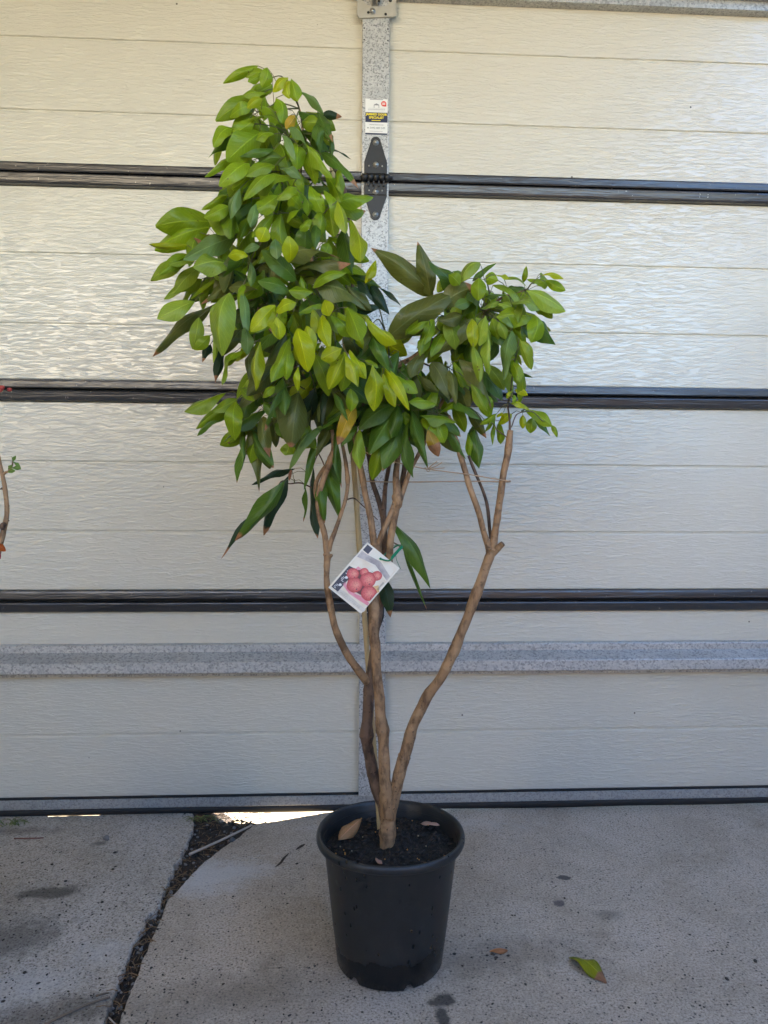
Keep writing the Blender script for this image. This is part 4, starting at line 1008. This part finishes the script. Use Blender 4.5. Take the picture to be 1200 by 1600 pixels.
# weeds at the foot of the door
M['grass'] = mat_plain('weed_grass', (.16, .19, .05), .6, 0, .5, 20)
def tuft(px, py, n, label, seed):
    r_ = random.Random(seed); p = F(px, py, 0); t = empty('grass_tuft', tuple(p))
    for k in range(n):
        a_ = r_.uniform(0, 6.28); L = r_.uniform(.025, .06); h = r_.uniform(.006, .022)
        s = Vector((r_.gauss(0, .022), r_.gauss(0, .004), 0)); d = Vector((math.cos(a_)*L, -abs(math.sin(a_))*L*.5, 0))
        mb = MB(); P = spline([tuple(s), tuple(s+d*.4+Vector((0, 0, h))), tuple(s+d+Vector((0, 0, h*.4+.002)))], 4); mb.tube(P, [.0012*(1-.8*i/(len(P)-1)) for i in range(len(P))], 4)
        mb.build('blade', M['grass'], t)
    return tag(t, label, 'grass')
tuft(22, 1290, 18, 'tuft of green and straw grass poking under the door seal', 1)
tuft(318, 1283, 14, 'few dry grass blades at the top of the soil joint', 2)

# ------------------------------------------------------------------ the neighbouring pot plant, whose twigs reach into view at the left
NX_, NY_ = U(-170, 1400, -.62).x, -.62
make_pot(NX_, NY_, 'black plastic nursery pot of the bare shrub beside the door')
shrub = tag(empty('bare_shrub', (NX_, NY_, .2)), 'nearly bare shrub with knobbly brown twigs and red buds beside the tree', 'shrub')
def sstem(name, pts, mat=SD):
    mb = MB(); q = spline([(*U(x, y, NY_+d), r/880) for x, y, d, r in pts], 6)
    mb.tube([a_[:3] for a_ in q], [a_[3]*(1+.14*noise.noise(Vector(a_[:3])*60)) for a_ in q], 9)
    return adopt(mb.build(name, mat), shrub)
sstem('trunk', [(-170, 1345, 0, 8), (-165, 1250, 0, 7.5), (-145, 1150, 0, 7), (-105, 1060, 0, 6), (-55, 980, 0, 5.5), (-25, 915, 0, 4.8), (-8, 885, 0, 4.4)], ST)
sstem('branch', [(-8, 885, 0, 4.4), (6, 828, 0, 4.2), (11, 800, 0, 3.6), (8, 765, 0, 3.4), (3, 738, 0, 3.2), (-8, 690, 0, 3), (-12, 640, 0, 2.6), (-8, 612, 0, 2.4)], ST)
sstem('branch', [(5, 741, 0, 2.6), (9, 738, 0, 2), (14, 736, 0, 1.6), (19, 727, 0, 1.2), (20, 718, 0, 1)], ST)
for pts in ([(8, 768, 0, 1.6), (3, 763, 0, 1.4), (1, 765, 0, 1)], [(11, 792, 0, 1.6), (14.5, 790, 0, 1)], [(10, 812, 0, 1.5), (14.5, 814, 0, 1)], [(-8, 885, 0, 2), (-4, 862, 0, 1.6), (0, 852, 0, 1)], [(2, 826, -.005, 4), (6, 820, -.006, 4.4), (9, 822, -.005, 2)]):
    sstem('spur', pts)
def sleaf(bx, by, tx, ty, w_, col, kd, var, tipb=0):
    me = templ(kd, var)[0]; o = bpy.data.objects.new('leaf', me); COL.objects.link(o)
    b_, t_ = U(bx, by, NY_-.004), U(tx, ty, NY_-.012); adopt(o, shrub); o.matrix_basis = leaf_matrix(b_, t_, w_/880, rl); o.color = (*col, tipb)
G = (.13, .24, .05)
for a_ in ((20, 722, 25, 712, 5), (20, 720, 17, 713, 5), (18, 731, 33, 733, 6), (20, 721, 33, 733, 5), (12, 738, 24, 736, 7), (13, 736, 20, 726, 5)): sleaf(*a_, G, 0, 1)
sleaf(-6, 848, 9, 861, 10, (.40, .10, .02), 0, 2); sleaf(-8, 852, 1, 874, 9, (.22, .02, .05), 1, 2)
mb = MB(); c = U(2, 607, NY_)
for k in range(14):
    q = Vector((rl.gauss(0, .0035), rl.gauss(0, .0035), rl.gauss(0, .0022))); mb.ell(c+q+Vector((-.003, 0, 0)), (.0045, .0035, .0035), 7)
adopt(mb.build('flower_bud', mat_plain('red_bud', (.40, .05, .035), .7, 0, .4, 300, .4)), shrub)
print('leaves', n_photo, nobj, 'fill', len(fill))
